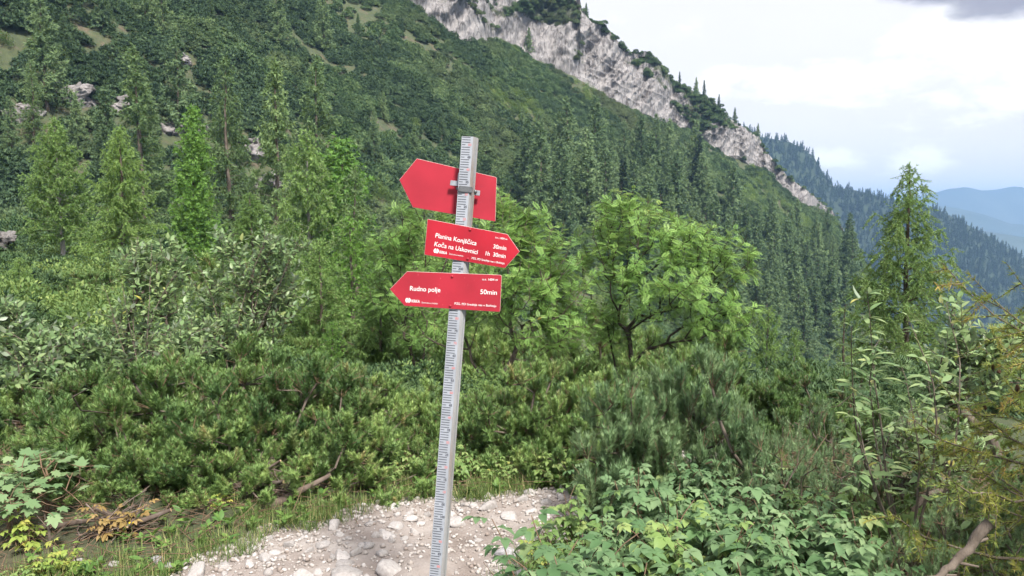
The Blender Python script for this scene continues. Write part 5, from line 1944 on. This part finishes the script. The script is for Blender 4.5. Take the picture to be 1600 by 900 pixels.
def polytube(b, p, r, sides=8, mat=0):
    tg = np.gradient(p, axis=0)
    R = frames(tg, np.tile((.13, .31, .94), (len(p), 1)))
    a = np.arange(sides) * 2 * math.pi / sides
    ring = np.stack((np.cos(a), np.zeros(sides), np.sin(a)), -1)
    v = p[:, None] + np.einsum('nij,kj->nki', R, ring) * r[:, None, None]
    i = np.arange(sides)
    j = (i + 1) % sides
    f = []
    for k_ in range(len(p) - 1):
        o_ = k_ * sides
        f.append(np.stack((o_ + i, o_ + j, o_ + sides + j), -1))
        f.append(np.stack((o_ + i, o_ + sides + j, o_ + sides + i), -1))
    f.append(np.stack((np.zeros(sides - 2, int), i[1:-1], i[2:]), -1))
    e_ = (len(p) - 1) * sides
    f.append(np.stack((np.full(sides - 2, e_), e_ + i[2:], e_ + i[1:-1]), -1))
    b.add(v.reshape(-1, 3), np.concatenate(f), .5, mat)


def dead_branch(pts, r0, r1, sub, label):
    b = MB()
    p = np.array(pts)
    p = np.stack([np.interp(np.linspace(0, 1, 14), np.linspace(0, 1, len(p)), p[:, a]) for a in range(3)], -1)
    p += np.cumsum(rg.normal(0, .004, p.shape), 0)
    o0 = p[0].copy()
    p -= o0
    r = np.linspace(r0, r1, 14)
    polytube(b, p, r, 8)
    for k_, d, l_ in sub:
        b.tubes([p[k_]], [p[k_] + nrm(np.array(d, float)) * l_], [r[k_] * .5], [r[k_] * .25], 6)
    return put('dead_branch', [('dead_branch', b.mesh('dead_branch', M['bark'], True))], o0, 0, 1, label, 'branch')


dead_branch([at(1548, 815, 2.5), at(1520, 845, 2.5), at(1500, 878, 2.48), at(1480, 897, 2.45), at(1430, 893, 2.45)], .019, .008, [(3, (1, 0, .3), .05), (6, (.8, -.2, -.1), .07), (9, (.7, 0, 0), .05)], 'broken dead branch with snapped stubs at the bottom right')
for x0, y0, x1, y1, Yd, lab in ((137, 665, 170, 725, 5.75, 'bare grey stem leaning in the leftmost low dwarf pine'), (305, 690, 322, 635, 5.6, 'bare forked grey stem among the middle dwarf pines'), (425, 770, 428, 715, 5.35, 'thin bleached stem standing over the cut logs'), (65, 800, 75, 870, 4.25, 'pale bare stem under the maple sapling'), (612, 640, 596, 675, 5.9, 'bleached twig in the dwarf pine left of the post')):
    a, c = at(x0, y0, Yd), at(x1, y1, Yd)
    dead_branch([c, (a + c) / 2 + (.02, 0, .01), a], .011, .004, [(5, (.6, 0, .5), .12), (8, (-.5, .1, .5), .10)], lab)

# yellow flower
p = onto(205, 4.55, 820)
fb = MB()
pt = T([(0, 0, 0), (-.15, .6, .05), (.15, .6, .05), (0, 1, .02)], [(0, 2, 1), (1, 2, 3)])
a = np.arange(16) * 2 * math.pi / 16
fb.place(pt[0], pt[1], np.tile((0, 0, .17), (16, 1)), frames(np.stack((np.cos(a), np.sin(a), np.full(16, .35)), -1), np.tile((0, 0, 1.), (16, 1))), np.full(16, .018), np.full(16, .5))
sb = MB()
sb.tubes([(0, 0, 0)], [(0, 0, .17)], [.0018], [.0015], 5)
pf = at(205, 818, 4.45)
put('dandelion', [('stem', sb.mesh('stem', M['herb'])), ('blossom', fb.mesh('blossom', M['flower']))], (pf[0], pf[1], pf[2] - .17), 0, 1, 'single yellow dandelion beside the left brush heap', 'flower')
print('heaps', time.time() - T0)


# ------------------------------------------------------------------ the signpost
DP = F / 388.0                                    # camera depth of the ruler face
RT = np.array((1.0, 0, 0))
UP = np.array((0, sp_, cp_))
NRM = np.array((0, -cp_, sp_))                    # towards the viewer


def paint(name, col, rough_=.4, scratch=None, spec=.4):
    m, nt, N, L, b = new_mat(name)
    b.inputs['Roughness'].default_value = rough_
    b.inputs['Specular IOR Level'].default_value = spec
    tc = N('ShaderNodeTexCoord')
    n = N('ShaderNodeTexNoise')
    n.inputs['Scale'].default_value = 7
    n.inputs['Detail'].default_value = 10
    L(tc.outputs['Object'], n.inputs['Vector'])
    r = ramp_node(N, [(.3, tuple(c * .80 for c in col)), (.7, tuple(min(c * 1.08, 1) for c in col))])
    L(n.outputs['Fac'], r.inputs[0])
    c = r.outputs[0]
    if scratch:
        mp = N('ShaderNodeMapping')
        mp.inputs['Scale'].default_value = (60, 60, 22)
        mp.inputs['Rotation'].default_value = (0, .5, 0)
        L(tc.outputs['Object'], mp.inputs['Vector'])
        n2 = N('ShaderNodeTexNoise')
        n2.inputs['Scale'].default_value = 2.2
        n2.inputs['Detail'].default_value = 6
        L(mp.outputs[0], n2.inputs['Vector'])
        k_ = ramp_node(N, [(.70, (0, 0, 0)), (.76, (1, 1, 1))])
        L(n2.outputs['Fac'], k_.inputs[0])
        mx = N('ShaderNodeMix')
        mx.data_type = 'RGBA'
        L(k_.outputs[0], mx.inputs[0])
        L(c, mx.inputs[6])
        mx.inputs[7].default_value = (*scratch, 1)
        c = mx.outputs[2]
    L(c, b.inputs['Base Color'])
    bp = N('ShaderNodeBump')
    bp.inputs['Strength'].default_value = .05
    bp.inputs['Distance'].default_value = .01
    L(n.outputs['Fac'], bp.inputs['Height'])
    L(bp.outputs[0], b.inputs['Normal'])
    return m


M['red'] = paint('red sign paint', (.36, .010, .023), .38, None, .35)
M['red_worn'] = paint('scratched red sign paint', (.335, .015, .030), .45, (.66, .16, .17), .35)
M['red_back'] = paint('plain red sign back', (.35, .017, .034), .5, None, .3)
M['edge'] = paint('pale board edge', (.62, .45, .42), .6)
M['white'] = paint('white lettering', (.72, .71, .70), .5)
M['ruler'] = paint('off white ruler plate', (.33, .35, .39), .5, (.26, .275, .30))
M['ink'] = paint('black ruler ink', (.07, .075, .095), .6)
M['redink'] = paint('faded red ruler ink', (.55, .22, .22), .6)
M['steel'] = surface('galvanised steel', [(.3, (.26, .27, .29)), (.7, (.42, .43, .46))], 30, .45, spec=.5, metal=.75)
M['dsteel'] = surface('dark bracket steel', [(.3, (.07, .075, .08)), (.7, (.16, .165, .17))], 40, .45, spec=.5, metal=.5)
M['postwood'] = surface('weathered painted post', [(.30, (.20, .14, .11)), (.42, (.26, .25, .245)), (.6, (.33, .33, .335)), (.8, (.39, .39, .40))], 7, .8, .3, 60, stretch=(1, 1, .15))

BOT, TOP = cpl(680.5, 900, DP), cpl(731.5, 213, DP)
AX = nrm(TOP - BOT)
PX = np.cross(AX, -NRM)
PX = nrm(PX)
if PX[0] < 0:
    PX = -PX
P200 = BOT + AX * (1.0 / 388) * (np.hypot(731.5 - 680.5, 687) * (480.0 / 687))       # point under the figure 200
z_g = float(zt(np.array(BOT[0]), np.array(BOT[1])))
foot = BOT + AX * ((z_g - .12 - BOT[2]) / AX[2])
root = tag(link('signpost', None, None, tuple(foot)), 'leaning trail signpost with three red arrow boards on a white measuring pole', 'signpost')
YAW = math.radians(21)                            # the pole is turned so that its right flank shows
FX = PX * math.cos(YAW) + (-NRM) * -math.sin(YAW)
FX = nrm(PX * math.cos(YAW) + NRM * math.sin(YAW) * 0 + NRM * -math.sin(YAW) * -1 * 0 + (-NRM) * 0) if False else nrm(PX * math.cos(.14) + (NRM) * math.sin(.14))
FN = nrm(np.cross(FX, AX))
if FN @ NRM < 0:
    FN = -FN
LEN = np.linalg.norm(TOP - foot)
W_, D_ = .053, .034


def box_mesh(name, o, ax, ay, az, mats, bev=.0015, shear=0.0):
    """box from corner o along three vectors, edges slightly bevelled"""
    import bmesh
    bm = bmesh.new()
    vs = []
    for k_ in (0, 1):
        for j in (0, 1):
            for i in (0, 1):
                vs.append(bm.verts.new(Vector(o + ax * i + ay * j + az * k_)))
    for f in ((0, 1, 3, 2), (4, 6, 7, 5), (0, 4, 5, 1), (2, 3, 7, 6), (0, 2, 6, 4), (1, 5, 7, 3)):
        bm.faces.new([vs[q] for q in f])
    bmesh.ops.recalc_face_normals(bm, faces=bm.faces)
    if bev:
        bmesh.ops.bevel(bm, geom=list(bm.edges), offset=bev, segments=2, affect='EDGES')
    me = bpy.data.meshes.new(name)
    bm.to_mesh(me)
    bm.free()
    for m_ in (mats if isinstance(mats, list) else [mats]):
        me.materials.append(m_)
    return me


def rel(p):
    return np.asarray(p) - foot


# the flank that shows: vector from the right edge of the face, going back and to the right
FL = nrm(-FN * math.cos(.35) + FX * math.sin(.35))
mid_off = -W_ / 2
pole = link('pole', box_mesh('pole', rel(foot) + FX * mid_off, FX * W_, FL * D_, AX * LEN, M['postwood'], .002), root)
rul = link('ruler_plate', box_mesh('ruler_plate', rel(foot) + FX * (mid_off + .001) + FN * .0035, FX * (W_ - .006), -FN * .003, AX * (LEN - .002), M['ruler'], .0008), root)
b = MB()
s200 = (P200 - foot) @ AX
ticks = range(40, 254)
for c in ticks:
    s_ = s200 + (c - 200) * .01
    if s_ < .05 or s_ > LEN - .004:
        continue
    five = c % 5 == 0
    w = .015 if five else .034
    hh = .0014
    o = FX * (mid_off + .004) + FN * .0041 + AX * s_
    b.add([o - AX * hh, o + FX * w - AX * hh, o + FX * w + AX * hh, o + AX * hh], [(0, 1, 2), (0, 2, 3)])
link('tick_marking', b.mesh('tick_marking', M['ink']), rul)


def text_obj(s_, size, origin, xdir, ydir, mat, parent, name, align='LEFT', bold=0.0, space=1.0, sx=1.0):
    cu = bpy.data.curves.new(name, 'FONT')
    cu.body = s_
    cu.size = size
    cu.align_x = align
    cu.align_y = 'CENTER'
    cu.offset = bold
    cu.space_character = space
    cu.extrude = .0002
    cu.materials.append(mat)
    tmp = bpy.data.objects.new(name, cu)
    me = bpy.data.meshes.new_from_object(tmp)
    bpy.data.objects.remove(tmp)
    o = bpy.data.objects.new(name, me)
    COL.objects.link(o)
    x = nrm(xdir)
    z = nrm(np.cross(x, nrm(ydir)))
    y = np.cross(z, x)
    mt = Matrix(((x[0] * sx, y[0], z[0], origin[0]), (x[1] * sx, y[1], z[1], origin[1]), (x[2] * sx, y[2], z[2], origin[2]), (0, 0, 0, 1)))
    o.matrix_local = mt
    o.parent = parent
    return o


for c in range(50, 255, 5):
    s_ = s200 + (c - 200) * .01
    if s_ < .1 or s_ > LEN - .01:
        continue
    txt = str(c) if c % 100 == 0 else '%02d' % (c % 100)
    o = FX * (mid_off + (.030 if c % 100 else .027)) + FN * .0043 + AX * s_
    text_obj(txt, .0135, o, FX, AX, M['redink'] if c % 10 == 0 and c % 100 else M['ink'], rul, 'ruler_figure', 'CENTER' if 0 else 'LEFT', .0003)


def board(name, pix, depth, mat, label, thick=.004):
    """arrow board with its outline from the photo's corners, at the given camera depth, with real thickness"""
    import bmesh
    pts = [rel(cpl(x, y, depth)) for x, y in pix]
    bm = bmesh.new()
    fr_ = [bm.verts.new(Vector(p)) for p in pts]
    bk = [bm.verts.new(Vector(p - NRM * thick)) for p in pts]
    n = len(pts)
    f = bm.faces.new(fr_)
    f2 = bm.faces.new(bk[::-1])
    side = [bm.faces.new((fr_[i], bk[i], bk[(i + 1) % n], fr_[(i + 1) % n])) for i in range(n)]
    bmesh.ops.recalc_face_normals(bm, faces=bm.faces)
    for s_ in side:
        s_.material_index = 1
    bmesh.ops.bevel(bm, geom=[e for e in bm.edges if any(q in side for q in e.link_faces) and not all(q in side for q in e.link_faces)], offset=.0009, segments=1, affect='EDGES', material=1)
    me = bpy.data.meshes.new(name)
    bm.to_mesh(me)
    bm.free()
    me.materials.append(mat)
    me.materials.append(M['edge'])
    o = link(name, me, root)
    o['label'] = label
    return o


def bolt(px, py, depth, parent, r=.0065, mat=None, name='bolt'):
    b = MB()
    p = rel(cpl(px, py, depth))
    a = np.arange(10) * 2 * math.pi / 10
    rings = []
    for rr_, h_ in ((r, 0), (r, .002), (r * .6, .0042), (0.0001, .0046)):
        rings.append(p + np.outer(np.cos(a) * rr_, RT) + np.outer(np.sin(a) * rr_, UP) + NRM * h_)
    v = np.concatenate(rings)
    f = []
    for k_ in range(3):
        for i in range(10):
            j = (i + 1) % 10
            f += [(k_ * 10 + i, k_ * 10 + j, k_ * 10 + 10 + j), (k_ * 10 + i, k_ * 10 + 10 + j, k_ * 10 + 10 + i)]
    b.add(v, f)
    return link(name, b.mesh(name, mat or M['dsteel'], True), parent)


D1 = DP + .060
s1 = board('arrow_board', [(624, 281), (651, 248), (652, 247.7), (774, 276.5), (776, 278), (774, 345), (773, 346), (645, 324)], D1, M['red_back'], 'blank red arrow board seen from behind, pointing left')
D2 = DP - .010
s2 = board('arrow_board', [(668, 342), (793, 366), (812, 393), (789, 419), (663, 398)], D2, M['red'], 'red arrow board pointing right with two destinations')
D3 = DP - .010
s3 = board('arrow_board', [(636, 424), (782, 429.5), (784, 431), (781.5, 486), (780, 487.5), (632, 478), (609, 452)], D3, M['red_worn'], 'scratched red arrow board pointing left with one destination')


def sign_text(s_, px, py, hpx, ang, depth, parent, align='LEFT', bold=.0, space=1.0, name='lettering', sx=1.0):
    a = math.radians(ang)
    x = RT * math.cos(a) - UP * math.sin(a)
    y = RT * math.sin(a) + UP * math.cos(a)
    k_ = depth / F
    return text_obj(s_, hpx * k_ * 1.38, rel(cpl(px, py, depth)) + NRM * .0006, x, y, M['white'], parent, name, align, bold, space, sx)


def words(parent, depth, rows):
    for s_, px, py, cap, width, ang, al, bold in rows:
        o = sign_text(s_, px, py, cap, ang, depth, parent, al, bold)
        xs = [v.co.x for v in o.data.vertices]
        k_ = width * depth / F / max(xs[-1] - xs[0] if 0 else max(xs) - min(xs), 1e-6)
        for v in o.data.vertices:
            v.co.x *= k_


words(s2, D2, [('Planina Konjščica', 680, 367.8, 7.2, 65.5, 11.2, 'LEFT', .0002), ('Koča na Uskovnici', 678.5, 381.2, 7.2, 68.5, 11.0, 'LEFT', .0002),
               ('30min', 791.5, 388.3, 6.6, 20.5, 8.5, 'RIGHT', .0002), ('1h  30min', 790.5, 400.8, 6.6, 31.5, 8.5, 'RIGHT', .0002),
               ('n.v. 1604 m', 792.5, 374.0, 3.2, 18.5, 9.5, 'RIGHT', .0001), ('KRKA', 686.5, 393.8, 4.4, 12, 9.0, 'LEFT', .0003),
               ('Živeti zdravo življenje.', 701.5, 396.6, 2.2, 23, 9.0, 'LEFT', 0), ('PZS, PD Srednja vas v Bohinju', 788.5, 411.8, 3.2, 52, 9.3, 'RIGHT', .0001)])
words(s3, D3, [('Rudno polje', 640, 450.8, 7.4, 47.5, 3.2, 'LEFT', .0002), ('50min', 777, 457.6, 7.4, 26, 3.0, 'RIGHT', .0002),
               ('n.v. 1604 m', 778, 437.4, 3.6, 24, 2.2, 'RIGHT', .0001), ('KRKA', 642.8, 470.4, 4.6, 13, 3.5, 'LEFT', .0003),
               ('Živeti zdravo življenje.', 658.5, 472.8, 2.4, 26, 3.5, 'LEFT', 0), ('PZS, PD Srednja vas v Bohinju', 775.5, 478.3, 3.5, 65, 3.4, 'RIGHT', .0001)])


def emblem(px, py, r_px, ang, depth, parent):
    """round emblem: white disc with a red slanted bar and a white crescent to its left"""
    b = MB()
    k_ = depth / F
    a0 = math.radians(ang)
    x = RT * math.cos(a0) - UP * math.sin(a0)
    y = RT * math.sin(a0) + UP * math.cos(a0)
    c = rel(cpl(px, py, depth)) + NRM * .0007
    a = np.linspace(-.42 * math.pi, .42 * math.pi, 12)
    r = r_px * k_
    v = [c + x * r * .1] + [c + x * (math.cos(q) * r) + y * (math.sin(q) * r) for q in a]
    b.add(v, [(0, i, i + 1) for i in range(1, len(a))])
    a = np.linspace(.62 * math.pi, 1.38 * math.pi, 12)
    o = [c + x * (math.cos(q) * r) + y * (math.sin(q) * r) for q in a] + [c + x * (math.cos(q) * r * .62) + y * (math.sin(q) * r * .8) for q in a]
    b.add(o, [t for i in range(11) for t in ((i, i + 1, i + 13), (i, i + 13, i + 12))])
    v = [c - x * r * .38 + y * r * .75, c - x * r * .08 + y * r * .75, c - x * r * .08 - y * r * .8, c - x * r * .38 - y * r * .8]
    b.add(v, [(0, 1, 2), (0, 2, 3)])
    return link('emblem', b.mesh('emblem', M['white']), parent)


emblem(681.6, 392.0, 4.0, 9, D2, s2)
emblem(637.6, 469.2, 4.2, 3.5, D3, s3)
for x, y, d_, par in ((734.5, 359, D2, s2), (731, 404.5, D2, s2), (706.5, 432, D3, s3), (703.5, 478, D3, s3)):
    bolt(x, y, d_ - .0008, par, .0055, M['red_worn'])
# clamp that holds the blank board from the front of the pole
cb = rel(cpl(727, 296, DP - .006))
ang = math.radians(6.5)
cx = RT * math.cos(ang) - UP * math.sin(ang)
cy = np.cross(NRM, cx)
if cy @ UP < 0:
    cy = -cy
cl_ = link('clamp', box_mesh('clamp', cb - cx * .027 - cy * .0125 + NRM * .004, cx * .056, cy * .025, -NRM * .010, M['dsteel'], .002), root)
link('clamp_ear', box_mesh('clamp_ear', rel(cpl(703, 289.5, DP + .030)), cx * .034, cy * .021, -NRM * .005, M['steel'], .001), cl_)
link('clamp_ear', box_mesh('clamp_ear', rel(cpl(738, 304.5, DP + .030)), cx * .030, cy * .021, -NRM * .005, M['steel'], .001), cl_)
bolt(714.5, 294.5, DP + .030, cl_, .006, M['dsteel'])
bolt(742.5, 299.5, DP + .022, cl_, .0085, M['dsteel'])
bw = link('clamp_band', box_mesh('clamp_band', rel(cpl(714, 287, DP + .045)), cx * .012, cy * .045, -NRM * .008, M['steel'], .001), cl_)
# wooden grain edge strip at the foot of the pole, and a seam down the flank
link('seam', box_mesh('seam', rel(foot) + FX * (mid_off + W_ + .0002) + FL * .016, FX * .0008, FL * .0022, AX * (LEN - .03), M['steel'], 0), pole)
print('sign', time.time() - T0)

# ------------------------------------------------------------------ haze
hz = bpy.data.materials.new('haze')
hz.use_nodes = True
nt = hz.node_tree
nt.nodes.clear()
o_ = nt.nodes.new('ShaderNodeOutputMaterial')
v_ = nt.nodes.new('ShaderNodeVolumePrincipled')
v_.inputs['Color'].default_value = (.36, .60, 1.0, 1)
v_.inputs['Density'].default_value = .00021
v_.inputs['Anisotropy'].default_value = 0.0
nt.links.new(v_.outputs[0], o_.inputs['Volume'])
hm_ = box_mesh('haze', np.array((-17500., -17500., -425.)), np.array((35000., 0, 0)), np.array((0, 35000., 0)), np.array((0, 0, 425 + 166.)), hz, 0)
tag(link('haze', hm_), 'pale blue mountain haze', None, None, 'stuff')
print('done', time.time() - T0)

print('tris', sum(len(m.polygons) for m in bpy.data.meshes))
